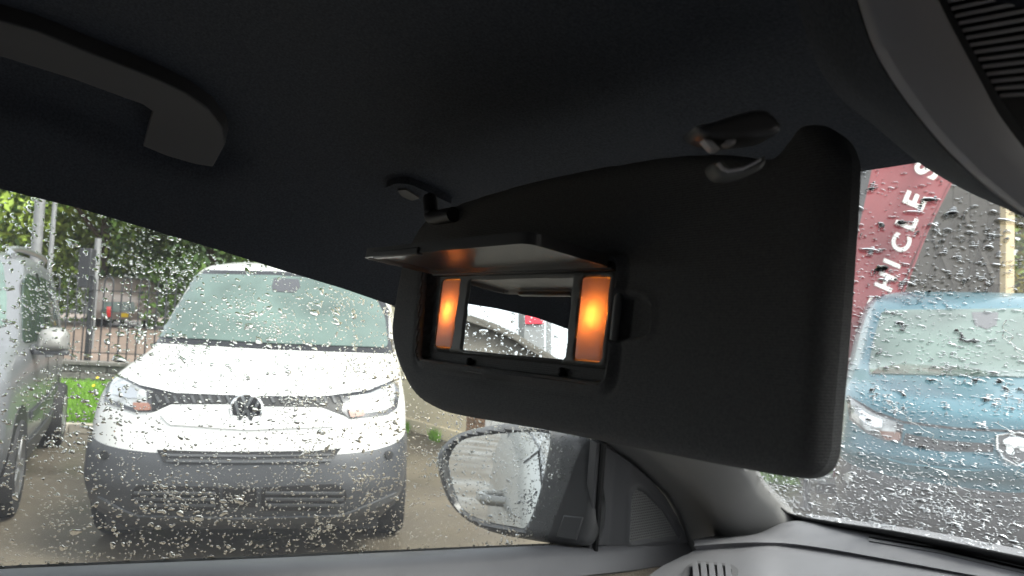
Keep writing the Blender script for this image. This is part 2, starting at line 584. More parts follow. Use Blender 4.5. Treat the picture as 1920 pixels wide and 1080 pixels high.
# ------------------------------------------------------------------ low wall and bow-top railings
lw = empty('stone_wall', hd(-5.5, 10.75, 0.3), 'low dark grey stone wall carrying the black railings', 'wall')
for r_ in range(3):
    x = -12.0 + (r_ % 2) * 0.25
    while x < -1.95:
        w = rnd.uniform(0.38, 0.6)
        b = MB(); b.box(hd(x + w / 2, 10.75 + rnd.uniform(-.008, .008), 0.36 + r_ * 0.105), RH * (w / 2 - 0.008), FH * 0.13, Vector((0, 0, 0.048)))
        b.build('stone', M['stone'], lw, 40, 0.01)
        x += w
b = MB(); b.box(hd(-6.9, 10.78, 0.46), RH * 5.0, FH * 0.10, Vector((0, 0, 0.16))); b.build('mortar_core', M['kerb'], lw)
b = MB(); b.box(hd(-6.9, 10.75, 0.65), RH * 5.05, FH * 0.16, Vector((0, 0, 0.03))); b.build('coping', M['stone'], lw, 40, 0.01)
fe = empty('bow_top_railings', hd(-5.5, 10.75, 0.68), 'black bow-top iron railings on the low stone wall', 'fence')
FD = 10.75
def barmesh(top):
    b = MB(); b.tube([Vector((0, 0, 0)), Vector((0, 0, top - 0.68))], 0.011, 6)
    return b
proto = {}
def putbar(X, top):
    if top not in proto:
        proto[top] = barmesh(top).build('bar', M['iron'], fe, 40)
        o = proto[top]
    else:
        o = proto[top].copy(); col.objects.link(o)
    o.location = hd(X, FD, 0.68) - fe.location
X = -11.9
k = 0
while X < -1.9:
    putbar(X, 1.80)
    if k % 2 == 0:
        if 'hoop' not in proto:
            hb = MB(); hb.tube([RH * (0.0 + 0.065 - 0.065 * math.cos(t)) + Vector((0, 0, 0.11 * math.sin(t))) for t in np.linspace(0, math.pi, 11)], 0.011, 6)
            proto['hoop'] = hb.build('hoop', M['iron'], fe, 40); o = proto['hoop']
        else:
            o = proto['hoop'].copy(); col.objects.link(o)
        o.location = hd(X, FD, 1.80) - fe.location
    X += 0.13; k += 1
for z in (1.70, 0.80):
    b = MB(); b.box(hd(-6.9, FD, z), RH * 5.0, FH * 0.02, Vector((0, 0, 0.006))); b.build('rail', M['iron'], fe)
for i in range(5):
    b = MB(); b.box(hd(-10.8 + i * 2.34, FD + 0.03, 1.3), RH * 0.025, FH * 0.025, Vector((0, 0, 0.62))); b.build('post', M['iron'], fe, 40, 0.004)

# ------------------------------------------------------------------ trees
def tree(X, D, z0, hgt, rad, mats, label, n=5200, leaf=0.16, group='trees beyond the railings', trunk=True):
    t = empty('leafy_tree', hd(X, D, z0), label, 'tree', group)
    b = MB(); top = hd(X, D, z0)
    b.tube([top, top + Vector((0.05, 0, hgt * 0.3)), top + Vector((-0.1, 0.1, hgt * 0.75))], [0.22, 0.16, 0.06], 8)
    for i in range(7):
        a = rnd.uniform(0, 6.28); s = top + Vector((0, 0, hgt * rnd.uniform(0.22, 0.6)))
        b.tube([s, s + Vector((math.cos(a) * rad * .4, math.sin(a) * rad * .4, hgt * .14)), s + Vector((math.cos(a) * rad * .75, math.sin(a) * rad * .75, hgt * .2))], [0.08, 0.05, 0.02], 6)
    b.build('trunk', M['bark'], t)
    n = int(n * 4.2); leaf *= 0.78
    nc = 70
    cen = []
    while len(cen) < nc:
        p = rng.uniform(-1, 1, 3)
        if 0.25 < np.linalg.norm(p) < 1: cen.append(p)
    cen = np.array(cen)
    cr = rng.uniform(0.18, 0.38, nc)
    ci = rng.integers(0, nc, n)
    d = rng.normal(0, 1, (n, 3)); d /= np.linalg.norm(d, axis=1)[:, None]
    p = cen[ci] + d * (cr[ci] * rng.uniform(0.55, 1.05, n))[:, None]
    p = p * np.array((rad, rad, hgt * 0.5)) + np.array(top[:]) + np.array((0, 0, hgt * 0.55))
    p[:, 2] = np.maximum(p[:, 2], z0 + 0.15)
    u = rng.normal(0, 1, (n, 3)); u /= np.linalg.norm(u, axis=1)[:, None]
    w = np.cross(u, d + rng.normal(0, .35, (n, 3))); w /= np.linalg.norm(w, axis=1)[:, None]
    s = rng.uniform(0.6, 1.25, n)[:, None] * leaf
    v = np.stack([p - u * s, p + w * s * 0.45, p + u * s, p - w * s * 0.45], 1).reshape(-1, 3)
    f = [(4 * i, 4 * i + 1, 4 * i + 2, 4 * i + 3) for i in range(n)]
    cm = rng.choice(len(mats), nc, p=[1 / len(mats)] * len(mats))
    fm = np.where(rng.random(n) < 0.75, cm[ci], rng.integers(0, len(mats), n)).astype(np.int32)
    mesh('crown', v, f, None, t, None, mats=mats, fm=fm)
    return t
D_, Mi, P_, G_ = M['leafdark'], M['leafmid'], M['leafpale'], M['leafgold']
tree(-16.5, 24, 1.0, 9.5, 4.0, [Mi, P_, P_], 'pale yellow-green tree behind the pair of grey poles', 7000, 0.17)
tree(-12.2, 22, 1.0, 9.0, 3.4, [D_, Mi, P_], 'mid green tree behind the traffic light', 8000, 0.15)
tree(-8.6, 21, 1.0, 8.0, 3.0, [D_, Mi, Mi], 'dark green tree left of the white van roof', 8000, 0.15)
tree(-5.4, 22, 1.0, 8.0, 3.2, [D_, Mi, P_], 'mottled green tree directly behind the white van roof', 7000, 0.16)
tree(-2.2, 23, 1.0, 8.5, 3.2, [Mi, D_, Mi], 'green tree behind the right end of the white van roof', 6000, 0.16)
tree(-20.5, 30, 1.1, 12, 4.5, [D_, Mi], 'tall dark tree at the far left behind the silver people carrier', 6000, 0.2)
tree(-10.3, 30, 1.1, 11, 4.5, [D_, D_, Mi], 'tallest dark tree furthest back between the green ones', 6000, 0.2)
tree(16.6, 21.0, 0, 7.5, 3.0, [G_, G_, P_], 'golden green tree right of the cream post', 6000, 0.16, 'trees beyond the taupe building')
tree(8.6, 20.5, 0, 9.5, 2.2, [P_, P_, Mi], 'bright green tree left of the maroon flag', 5000, 0.16, 'trees beyond the taupe building')

# ------------------------------------------------------------------ poles and traffic light
def pole(px, D, r, ztop, label, m=None):
    p = at(px, 590, D); p.z = 0.9
    t = empty('lamp_post', p, label, 'lamp post', 'grey poles at the roadside')
    b = MB(); b.tube([p, p + Vector((0, 0, ztop))], [r, r * 0.8], 12); b.build('column', m or M['steel'], t)
    b = MB(); b.tube([p, p + Vector((0, 0, 0.9))], r * 1.25, 12); b.build('base', m or M['steel'], t, 40, 0.01)
    b = MB(); b.tube([p + Vector((0, 0, ztop)), p + Vector((0, 0, ztop)) + RH * 0.9 + Vector((0, 0, 0.15))], 0.03, 8)
    b.box(p + RH * 1.1 + Vector((0, 0, ztop + 0.16)), RH * 0.28, FH * 0.1, Vector((0, 0, 0.05))); b.build('lamp_arm', m or M['steel'], t)
pole(58, 14.5, 0.10, 7.0, 'thicker grey steel pole behind the silver people carrier roof')
pole(86, 14.0, 0.045, 6.6, 'thin grey steel pole just right of the thicker pole')
tl = empty('traffic_light', hd(-7.9, 13.6, 0.7), 'dark traffic light on a grey pole behind the railings', 'traffic light')
p = at(176, 560, 13.6); p.z = 0.7
b = MB(); b.tube([p, Vector((p.x, p.y, 2.75))], 0.055, 10); b.build('pole', M['steel'], tl)
hc = at(163, 503, 13.5)
b = MB(); b.box(hc, RH * 0.11, FH * 0.09, Vector((0, 0, 0.36))); b.build('signal_head', M['iron'], tl, 40, 0.015)
for i, mm in enumerate((M['lampdark'], M['lampdark'], M['lampdark'])):
    c = hc - RH * 0.12 + Vector((0, 0, 0.22 - 0.22 * i))
    b = MB(); disc_stack(b, c, -RH, [(0.0, 0.012), (0.06, 0.01), (0.085, 0.0), (0.085, -0.02)], 16); b.build('lamp_lens', mm, tl)
    b = MB(); b.tube([c + FH * (0.095 * math.cos(t)) - RH * 0.05 + Vector((0, 0, 0.095 * math.sin(t))) for t in np.linspace(0.2, 2.9, 9)], 0.008, 5); b.build('hood', M['iron'], tl)

# ------------------------------------------------------------------ vehicles
class Frame:
    """vehicle frame: a across (to the picture's right), b back from the nose, z up"""
    def __init__(s, O, Bdir):
        s.O = Vector((O.x, O.y, 0)); s.B = Vector((Bdir.x, Bdir.y, 0)).normalized()
        s.A = Vector((s.B.y, -s.B.x, 0))
    def pt(s, a, b, z): return s.O + s.A * a + s.B * b + Vector((0, 0, z))
class Shell:
    def __init__(s, fr, lev, L, taper=0.04):
        s.fr, s.L, s.taper = fr, L, taper
        lev = np.array(lev, float); s.z0, s.z1 = lev[0, 0], lev[-1, 0]
        zz = np.linspace(s.z0, s.z1, 200)
        s.tab = []
        for c in range(1, 5):
            y = np.interp(zz, lev[:, 0], lev[:, c])
            k = np.ones(9) / 9
            yp = np.concatenate([np.full(4, y[0]), y, np.full(4, y[-1])])
            s.tab.append(np.convolve(yp, k, 'valid'))
        s.zz = zz
    def prm(s, z): return [float(np.interp(z, s.zz, t)) for t in s.tab]
    def ab(s, t, z):
        """t in -1..1 across the nose, 1..2 back along the sides"""
        b0, w, cd, sw = s.prm(z)
        q = min(abs(t), 1.0); sg = 1 if t >= 0 else -1
        si = math.sin(q * math.pi / 2)
        a = w * si; b = b0 + cd * (1 - math.sqrt(max(0, 1 - si ** 3.2)))
        if abs(t) > 1:
            k = abs(t) - 1
            b = b + (s.L - b) * k
            a = w + (sw - w) * min(1, k * 3.0) ** 0.6
            a -= s.taper * k * k
        return sg * a, b
    def grid(s, ts, rows):
        return [[s.fr.pt(*s.ab(t, z(t) if callable(z) else z), z(t) if callable(z) else z) for t in ts] for z in rows]
    def body(s, name, m, parent, nz=56):
        ts = np.concatenate([np.linspace(-2, -1.02, 14), np.linspace(-1, 1, 47), np.linspace(1.02, 2, 14)])
        rows = np.linspace(s.z0, s.z1, nz)
        g = s.grid(ts, rows)
        n = len(ts); vs = [p for r_ in g for p in r_]
        fs = [(i * n + j, i * n + j + 1, (i + 1) * n + j + 1, (i + 1) * n + j) for i in range(nz - 1) for j in range(n - 1)]
        fs.append(tuple((nz - 1) * n + j for j in range(n)))           # roof
        fs.append(tuple(range(n))[::-1])                                # underside
        for i in range(nz - 1):
            fs.append((i * n + n - 1, i * n, (i + 1) * n, (i + 1) * n + n - 1))   # tail
        return fixn(mesh(name, vs, fs, m, parent, 35))
    def strip(s, name, ts, zlo, zhi, n, off, m, parent, thick=0.012):
        rows = []
        for k in range(n + 1):
            row = []
            for t in ts:
                z = zlo(t) + (zhi(t) - zlo(t)) * k / n
                a, b = s.ab(t, z)
                a1, b1 = s.ab(t + 0.01, z); a0, b0 = s.ab(t - 0.01, z)
                nx, ny = (b1 - b0), -(a1 - a0)
                l = math.hypot(nx, ny) or 1
                e = off * (math.sin(math.pi * min(1, max(0, k / n))) ** 0.3 if n > 3 else 1)
                row.append(s.fr.pt(a + nx / l * e, b + ny / l * e, z))
            rows.append(row)
        return loft(name, rows, m, parent, 50)
def wheel(fr, a, b, r, parent, w=0.2):
    t = MB(); c = fr.pt(a, b, r); ax = fr.A
    disc_stack(t, c, ax, [(r * 0.62, -w / 2), (r * 0.93, -w / 2), (r, -w * 0.35), (r, w * 0.35), (r * 0.93, w / 2), (r * 0.62, w / 2)], 32)
    ty = t.build('wheel', M['tyre'], parent, 40)
    q = MB()
    sgn = 1 if a > 0 else -1
    disc_stack(q, c, ax * sgn, [(0.0, w * .40), (r * 0.12, w * .40), (r * 0.14, w * .3), (r * 0.5, w * .36), (r * .62, w * .5), (r * .66, w * .5), (r * .66, -w * .3), (0, -w * .3)], 32)
    q.build('rim', M['rim'], ty, 30)
    sp = MB()
    for i in range(5):
        th = i * 2 * math.pi / 5
        d = fr.B * math.cos(th) + Vector((0, 0, math.sin(th)))
        n_ = fr.B * -math.sin(th) + Vector((0, 0, math.cos(th)))
        sp.box(c + ax * sgn * w * .42 + d * r * .36, d * r * .27, n_ * r * .07, ax * 0.012)
    sp.build('spoke', M['rim'], ty, 30, 0.004)

# ---- white van
wp = at(463, 700, 4.02)
WV = Frame(wp, FH * math.cos(R(10.6)) - RH * math.sin(R(10.6)))
van = empty('white_van', WV.O, 'white compact van facing the camera with dark grey bumper and round badge', 'van', 'vehicles parked outside the car')
#         z     b0    w     cd    sidew
lev_v = [(0.20, 0.16, 0.78, 0.38, 0.84), (0.30, 0.05, 0.86, 0.42, 0.885), (0.45, 0.0, 0.89, 0.44, 0.90), (0.62, 0.02, 0.895, 0.44, 0.905),
         (0.80, 0.05, 0.893, 0.46, 0.905), (0.90, 0.09, 0.885, 0.48, 0.90), (0.97, 0.16, 0.87, 0.50, 0.90), (1.02, 0.30, 0.855, 0.48, 0.90),
         (1.07, 0.58, 0.84, 0.40, 0.90), (1.12, 0.93, 0.835, 0.33, 0.895), (1.16, 1.06, 0.832, 0.30, 0.885), (1.40, 1.38, 0.80, 0.26, 0.86),
         (1.66, 1.75, 0.755, 0.22, 0.80), (1.75, 1.90, 0.73, 0.22, 0.775), (1.82, 2.10, 0.68, 0.23, 0.73), (1.86, 2.5, 0.56, 0.25, 0.62)]
sv = Shell(WV, lev_v, 4.5)
vb = sv.body('body', M['white'], van)
bv = bvh_of([vb])
ts = list(np.linspace(-1.14, 1.14, 61))
sv.strip('bumper', ts, lambda t: 0.20, lambda t: 0.63 + 0.10 * min(1, abs(t)) ** 3, 14, 0.016, M['bumper'], van)
bvb = bvh_of([vb, [o for o in van.children if o.name.startswith('bumper')][0]])
patch('windscreen_border', [(352, 506), (520, 509), (700, 522), (733, 590), (740, 664), (510, 656), (276, 642)], bv, M['frit'], van, 0.004, 0.01, 7, rounded=10)
patch('windscreen', [(368, 515), (520, 518), (690, 531), (721, 595), (727, 653), (510, 645), (291, 632)], bv, M['carglass'], van, 0.010, 0.012, 7, rounded=12)
patch('camera_housing', [(514, 524), (560, 526), (563, 540), (553, 551), (512, 549), (510, 538)], bv, M['lampdark'], van, 0.014, 0.012, 5)
patch('bonnet_seam', [(212, 698), (262, 722), (330, 737), (463, 742), (600, 744), (690, 732), (748, 708), (748, 713), (690, 738), (600, 750), (463, 748), (330, 743), (262, 728), (212, 704)], bv, M['frit'], van, 0.003, 0.01, 4)
patch('upper_grille', [(270, 733), (330, 739), (420, 744), (463, 746), (520, 747), (600, 748), (660, 744), (664, 786), (640, 778), (603, 764), (487, 762), (443, 758), (322, 758), (290, 772), (270, 772)], bv, M['bumperdark'], van, 0.004, 0.01, 5)
for i in range(22):
    x = 292 + i * 16.4
    if 430 < x < 500: continue
    patch('grille_rib', [(x, 744), (x + 5, 744), (x + 11, 757), (x + 6, 757)], bv, M['slat'], van, 0.012, 0.01, 4)
fp = patch('fascia_panel', [(300, 776), (326, 762), (440, 763), (603, 768), (638, 786), (628, 800), (463, 806), (318, 796)], bv, M['white'], van, 0.010, 0.012, 6, rounded=6)
for pts in ([(213, 703), (262, 727), (284, 737), (286, 773), (252, 773), (197, 755), (202, 722)], [(646, 747), (690, 739), (746, 716), (748, 738), (743, 766), (726, 778), (655, 786), (640, 772)]):
    hl = patch('headlight', pts, bv, M['lampdark'], van, 0.008, 0.02, 5)
    c = np.mean(np.array(pts), 0)
    q = [tuple(c + (np.array(p) - c) * 0.80 + np.array((0, -2))) for p in pts]
    patch('lamp_lens', q, bv, M['lamp'], hl, 0.014, 0.012, 5)
    q2 = [tuple(c + (np.array(p) - c) * np.array((0.5, 0.42)) + np.array((-4, -5))) for p in pts]
    patch('reflector_bowl', q2, bv, M['chrome'], hl, 0.019, 0.01, 5)
patch('indicator', [(252, 757), (283, 758), (284, 771), (256, 771)], bv, M['amber'], van, 0.020, 0.014, 4, rounded=4)
patch('indicator', [(650, 767), (684, 766), (680, 781), (656, 784)], bv, M['amber'], van, 0.020, 0.014, 4, rounded=4)
patch('upper_intake', [(294, 843), (420, 847), (590, 845), (640, 840), (620, 866), (590, 871), (330, 871), (306, 866)], bvb, M['bumperdark'], van, 0.004, 0.01, 6)
for y in (852, 862):
    patch('intake_slat', [(312, y), (460, y + 2), (622, y - 1), (620, y + 3), (460, y + 6), (314, y + 4)], bvb, M['slat'], van, 0.012, 0.01, 5)
for pts in ([(252, 914), (262, 909), (412, 913), (412, 956), (300, 958), (268, 950), (245, 935)], [(490, 913), (630, 907), (646, 917), (652, 934), (630, 952), (600, 957), (490, 957)]):
    lg = patch('lower_grille', pts, bvb, M['bumperdark'], van, 0.004, 0.01, 6, rounded=8)
    x0, x1 = min(p[0] for p in pts) + 8, max(p[0] for p in pts) - 8
    for y in (921, 932, 943):
        patch('slat', [(x0, y), (x1, y + 1), (x1, y + 5), (x0, y + 4)], bvb, M['slat'], lg, 0.014, 0.012, 5)
patch('plate_mount', [(418, 914), (482, 914), (482, 950), (418, 950)], bvb, M['bumperdark'], van, 0.008, 0.012, 6, rounded=4)
patch('bumper_lip', [(186, 930), (232, 955), (262, 966), (460, 970), (640, 965), (690, 945), (742, 922), (742, 932), (690, 958), (640, 977), (460, 981), (262, 977), (228, 966), (184, 942)], bvb, M['slat'], van, 0.012, 0.015, 6)
for x in (196, 728):
    patch('sensor', [(x + 8 * math.cos(t), 853 + 8 * math.sin(t)) for t in np.linspace(0, 5.7, 10)], bvb, M['bumperdark'], van, 0.008, 0.01, 4)
def emblem_vw(parent):
    h = bv.ray_cast(C, ray(463, 768).normalized())
    n = (-WV.B + Vector((0, 0, 0.12))).normalized()
    c = h[0] + n * 0.012
    u = WV.A; v = n.cross(u).normalized()
    if v.z < 0: v = -v
    r = 0.083
    mb = MB(); disc_stack(mb, c, n, [(0, 0.010), (r * .9, 0.008), (r * .95, 0.0), (r * .95, -0.05)], 36)
    e = mb.build('badge', M['frit'], parent)
    mb = MB(); mb.tube([c + u * (r * math.cos(t)) + v * (r * math.sin(t)) + n * 0.006 for t in np.linspace(0, 2 * math.pi, 37)], 0.0075, 8, False)
    mb.build('badge_ring', M['chrome'], e)
    mb = MB()
    def bar(p, q, w=0.0075):
        a = c + u * p[0] * r + v * p[1] * r + n * 0.012; b_ = c + u * q[0] * r + v * q[1] * r + n * 0.012
        d = (b_ - a) / 2; s_ = d.cross(n).normalized()
        mb.box((a + b_) / 2, d * 1.04, s_ * w, n * 0.003)
    for p, q in (((-.32, .86), (0, .14)), ((.32, .86), (0, .14)), ((-.72, .55), (-.34, -.68)), ((-.34, -.68), (-.05, -.04)), ((-.05, -.04), (.05, -.04)), ((.05, -.04), (.34, -.68)), ((.34, -.68), (.72, .55))):
        bar(p, q)
    mb.build('badge_letters', M['chrome'], e)
emblem_vw(van)
for a in (-0.82, 0.82):
    wheel(WV, a, 0.86, 0.32, van); wheel(WV, a, 3.65, 0.32, van)
b = MB(); b.box(WV.pt(0, 1.1, 0.22), WV.A * 0.75, WV.B * 0.8, Vector((0, 0, 0.06))); b.build('undertray', M['bumperdark'], van)

# ---- silver people carrier at the left edge
fw_ = onz(0, 968, 0); rw_ = onz(97, 835, 0)
SB = (rw_ - fw_).normalized()
SV0 = Frame(fw_, SB)
SVf = Frame(fw_ - SB * 0.9 - SV0.A * 0.84, SB)
car = empty('silver_people_carrier', SVf.O, 'silver grey people carrier with roof rails at the left edge, seen along its flank', 'car', 'vehicles parked outside the car')
lev_s = [(0.22, 0.18, 0.80, 0.38, 0.86), (0.32, 0.05, 0.87, 0.42, 0.90), (0.5, 0.0, 0.90, 0.44, 0.92), (0.75, 0.04, 0.90, 0.46, 0.925), (0.92, 0.12, 0.89, 0.48, 0.92),
         (1.0, 0.25, 0.87, 0.48, 0.915), (1.06, 0.6, 0.85, 0.4, 0.91), (1.12, 0.95, 0.83, 0.34, 0.905), (1.18, 1.06, 0.82, 0.32, 0.89), (1.4, 1.34, 0.78, 0.28, 0.85), (1.66, 1.72, 0.74, 0.24, 0.79),
         (1.76, 1.9, 0.70, 0.24, 0.76), (1.83, 2.2, 0.62, 0.25, 0.68), (1.85, 2.5, 0.5, 0.25, 0.58)]
ss = Shell(SVf, lev_s, 4.55, 0.10)
sb = ss.body('body', M['silver'], car)
def side_pt(sh, b, z, off):
    b0, w, cd, sw = sh.prm(z)
    bs = b0 + cd
    k = max(0.0, (b - bs) / (sh.L - bs))
    a = w + (sw - w) * min(1, k * 3.0) ** 0.6 - sh.taper * k * k
    return sh.fr.pt(a + off, b, z)
def side_panel(name, sh, outline, m, parent, off=0.006, step=0.08, th=0.014):
    P, fs, bo = fill2d(outline, step)
    vs = [side_pt(sh, p[0], p[1], off) for p in P]; k = len(vs)
    vs += [side_pt(sh, P[i][0], P[i][1], off - th) for i in bo]
    fs = list(fs)
    for j in range(len(bo)):
        fs.append((bo[j], k + j, k + (j + 1) % len(bo), bo[(j + 1) % len(bo)]))
    return fixn(mesh(name, vs, fs, m, parent, 50))
sbv = bvh_of([sb])
patch('windscreen', [(-120, 478), (-10, 474), (6, 500), (12, 560), (10, 612), (-120, 640)], sbv, M['carglass'], car, 0.008, 0.012, 7)
side_panel('front_window', ss, roundpoly([(1.32, 1.13), (2.3, 1.13), (2.3, 1.64), (1.98, 1.66), (1.75, 1.58)], 0.05), M['sideglass'], car)
side_panel('rear_window', ss, roundpoly([(2.44, 1.13), (3.35, 1.13), (3.35, 1.64), (2.44, 1.66)], 0.05), M['sideglass'], car)
side_panel('quarter_window', ss, roundpoly([(3.5, 1.14), (4.25, 1.14), (4.2, 1.56), (3.5, 1.63)], 0.06), M['sideglass'], car)
side_panel('pillar_trim', ss, [(2.31, 1.12), (2.43, 1.12), (2.43, 1.68), (2.31, 1.68)], M['frit'], car, 0.004)
side_panel('sill_cladding', ss, [(1.3, 0.24), (3.45, 0.24), (3.45, 0.42), (1.3, 0.42)], M['bumper'], car, 0.02)
side_panel('door_trim', ss, [(1.3, 0.58), (3.5, 0.60), (3.5, 0.66), (1.3, 0.64)], M['bumper'], car, 0.02)
for bb in (2.36, 3.42):
    side_panel('door_seam', ss, [(bb, 0.42), (bb + 0.012, 0.42), (bb + 0.012, 1.12), (bb, 1.12)], M['frit'], car, 0.003, 0.05, 0.006)
for bb in (2.12, 3.2):
    b = MB(); b.tube([side_pt(ss, bb, 1.0, 0.0), side_pt(ss, bb + .02, 1.0, 0.04), side_pt(ss, bb + .18, 1.0, 0.04), side_pt(ss, bb + .2, 1.0, 0.0)], 0.014, 8); b.build('door_handle', M['silver'], car)
for bb in (0.9, 3.87):
    side_panel('wheel_arch', ss, [(bb + 0.40 * math.cos(t), max(0.23, 0.33 + 0.40 * math.sin(t))) for t in np.linspace(-0.25, math.pi + 0.25, 22)], M['bumperdark'], car, 0.004, 0.06)
    wheel(SVf, 0.83, bb, 0.32, car); wheel(SVf, -0.83, bb, 0.32, car)
b = MB()
b.tube(rail([side_pt(ss, 2.1, 1.80, -0.02), side_pt(ss, 2.25, 1.85, 0.03), side_pt(ss, 2.6, 1.85, 0.075) + Vector((0, 0, .035)), side_pt(ss, 3.6, 1.85, 0.075) + Vector((0, 0, .035)), side_pt(ss, 4.1, 1.85, 0.04), side_pt(ss, 4.2, 1.82, -.02)]), 0.026, 10)
b.build('roof_rail', M['rim'], car)
mc = side_pt(ss, 1.42, 1.15, 0.17)
mm_ = empty_mirror = None
b = MB()
prof = roundpoly([(-0.11, -0.085), (0.11, -0.085), (0.10, 0.07), (0.02, 0.10), (-0.09, 0.08)], 0.05)
n = len(prof)
for k, (sc, o) in enumerate(((1.0, 0.05), (1.02, 0.0), (0.9, -0.06), (0.55, -0.10))):
    for (x, z) in prof:
        b.v.append(mc + SVf.A * x * sc + Vector((0, 0, z * sc)) + SVf.B * o)
for k in range(3):
    for j in range(n):
        b.f.append((k * n + j, k * n + (j + 1) % n, (k + 1) * n + (j + 1) % n, (k + 1) * n + j))
b.f.append(tuple(range(n))); b.f.append(tuple(3 * n + j for j in range(n)))
wm = b.build('wing_mirror', M['ownpaint'], car, 60)
b = MB(); b.tube([side_pt(ss, 1.42, 1.08, 0.0), mc - Vector((0, 0, 0.075))], [0.04, 0.035], 8); b.box(mc - Vector((0, 0, 0.09)), SVf.A * 0.11, SVf.B * 0.06, Vector((0, 0, 0.016))); b.build('mirror_arm', M['bumper'], wm, 40, 0.006)

# ---- teal van ahead
tp = at(1906, 760, 4.05)
TV = Frame(tp, FH * math.cos(R(-26)) - RH * math.sin(R(-26)))
teal = empty('teal_van', TV.O, 'teal blue van facing the windscreen with shield badge and dark bumper', 'van', 'vehicles parked outside the car')
lev_t = [(0.20, 0.16, 0.80, 0.38, 0.86), (0.30, 0.05, 0.87, 0.42, 0.90), (0.45, 0.0, 0.90, 0.44, 0.92), (0.66, 0.02, 0.91, 0.44, 0.925), (0.72, -0.01, 0.915, 0.45, 0.925), (0.80, 0.03, 0.91, 0.46, 0.925),
         (0.90, 0.04, 0.905, 0.48, 0.92), (1.0, 0.06, 0.90, 0.50, 0.92), (1.06, 0.14, 0.88, 0.50, 0.92), (1.11, 0.30, 0.86, 0.46, 0.915), (1.17, 0.62, 0.835, 0.38, 0.91), (1.22, 0.90, 0.81, 0.33, 0.905),
         (1.27, 1.0, 0.80, 0.31, 0.89), (1.45, 1.24, 0.765, 0.28, 0.86), (1.68, 1.62, 0.72, 0.24, 0.80), (1.78, 1.82, 0.69, 0.24, 0.77), (1.84, 2.15, 0.62, 0.25, 0.70), (1.86, 2.5, 0.5, 0.25, 0.58)]
st = Shell(TV, lev_t, 4.5)
tb = st.body('body', M['teal'], teal)
bt = bvh_of([tb])
st.strip('bumper', ts, lambda t: 0.20, lambda t: 0.60 + 0.10 * min(1, abs(t)) ** 3, 12, 0.016, M['bumper'], teal)
btb = bvh_of([tb, [o for o in teal.children if o.name.startswith('bumper')][0]])

# ---- brown-grey car on the road behind the railings
bp_ = at(232, 640, 20.5)
BV = Frame(bp_, FH * math.cos(R(30)) - RH * math.sin(R(30)))
bc = empty('estate_car', BV.O, 'brownish silver estate car seen from behind through the railings', 'car', 'vehicles parked outside the car')
lev_b = [(z + 0.98, *r_) for z, *r_ in [(0.25, 0.06, 0.80, 0.2, 0.84), (0.45, 0.0, 0.85, 0.22, 0.88), (0.8, 0.02, 0.86, 0.22, 0.89), (0.95, 0.06, 0.83, 0.22, 0.86), (1.3, 0.25, 0.72, 0.2, 0.74), (1.42, 0.45, 0.62, 0.2, 0.64), (1.46, 0.8, 0.5, 0.2, 0.52)]]
sbc = Shell(BV, lev_b, 4.3)
bb_ = sbc.body('body', M['bronze'], bc, 30)
bbv = bvh_of([bb_])
patch('windscreen', [(1655, 583), (1906, 580), (2150, 591), (2190, 640), (2200, 712), (1906, 708), (1632, 702), (1630, 690), (1638, 640)], bt, M['carglass'], teal, 0.009, 0.012, 8, rounded=12)
patch('camera_housing', [(1822, 588), (1872, 588), (1868, 612), (1850, 620), (1828, 612)], bt, M['lampdark'], teal, 0.013, 0.012, 5)
patch('bonnet_seam', [(1590, 741), (1640, 770), (1694, 789), (1800, 802), (1906, 806), (2120, 792), (2120, 797), (1906, 811), (1800, 807), (1694, 794), (1640, 775), (1590, 747)], bt, M['frit'], teal, 0.002, 0.01, 4)
for pts in ([(1590, 743), (1640, 775), (1694, 796), (1690, 829), (1660, 827), (1625, 812), (1594, 786)], [(2222, 750), (2170, 778), (2118, 797), (2122, 830), (2160, 828), (2190, 812), (2220, 790)]):
    hl = patch('headlight', pts, bt, M['lampdark'], teal, 0.008, 0.02, 5)
    c = np.mean(np.array(pts), 0)
    patch('lamp_lens', [tuple(c + (np.array(p) - c) * 0.82 + np.array((-2, -3))) for p in pts], bt, M['lamp'], hl, 0.014, 0.012, 5)
    patch('reflector_bowl', [tuple(c + (np.array(p) - c) * 0.42 + np.array((-6, -7))) for p in pts], bt, M['chrome'], hl, 0.019, 0.01, 5)
patch('indicator', [(1650, 808), (1690, 811), (1688, 827), (1662, 825)], bt, M['amber'], teal, 0.020, 0.014, 4, rounded=4)
patch('grille_bar', [(1698, 812), (1770, 826), (1862, 832), (1862, 848), (1760, 846), (1692, 834)], bt, M['bumper'], teal, 0.004, 0.01, 6)
patch('grille_bar', [(1948, 832), (2040, 828), (2116, 812), (2122, 834), (2050, 846), (1948, 848)], bt, M['bumper'], teal, 0.004, 0.01, 6)
for dy in (4, 10):
    patch('grille_rib', [(1704, 814 + dy), (1770, 826 + dy), (1860, 831 + dy), (1860, 834 + dy), (1770, 830 + dy), (1704, 818 + dy)], bt, M['slat'], teal, 0.010, 0.008, 5)
patch('bumper_ridge', [(1580, 826), (1630, 850), (1700, 868), (1800, 879), (1906, 883), (2120, 868), (2120, 880), (1906, 898), (1800, 894), (1700, 884), (1630, 866), (1580, 842)], bt, M['teal'], teal, 0.022, 0.03, 6)
patch('lower_intake', [(1690, 915), (1906, 924), (2120, 914), (2108, 962), (1906, 968), (1704, 960)], btb, M['bumperdark'], teal, 0.005, 0.012, 7)
for y in (932, 946):
    patch('intake_slat', [(1702, y - 2), (1906, y + 4), (2108, y - 3), (2108, y + 2), (1906, y + 9), (1702, y + 3)], btb, M['slat'], teal, 0.012, 0.01, 6)
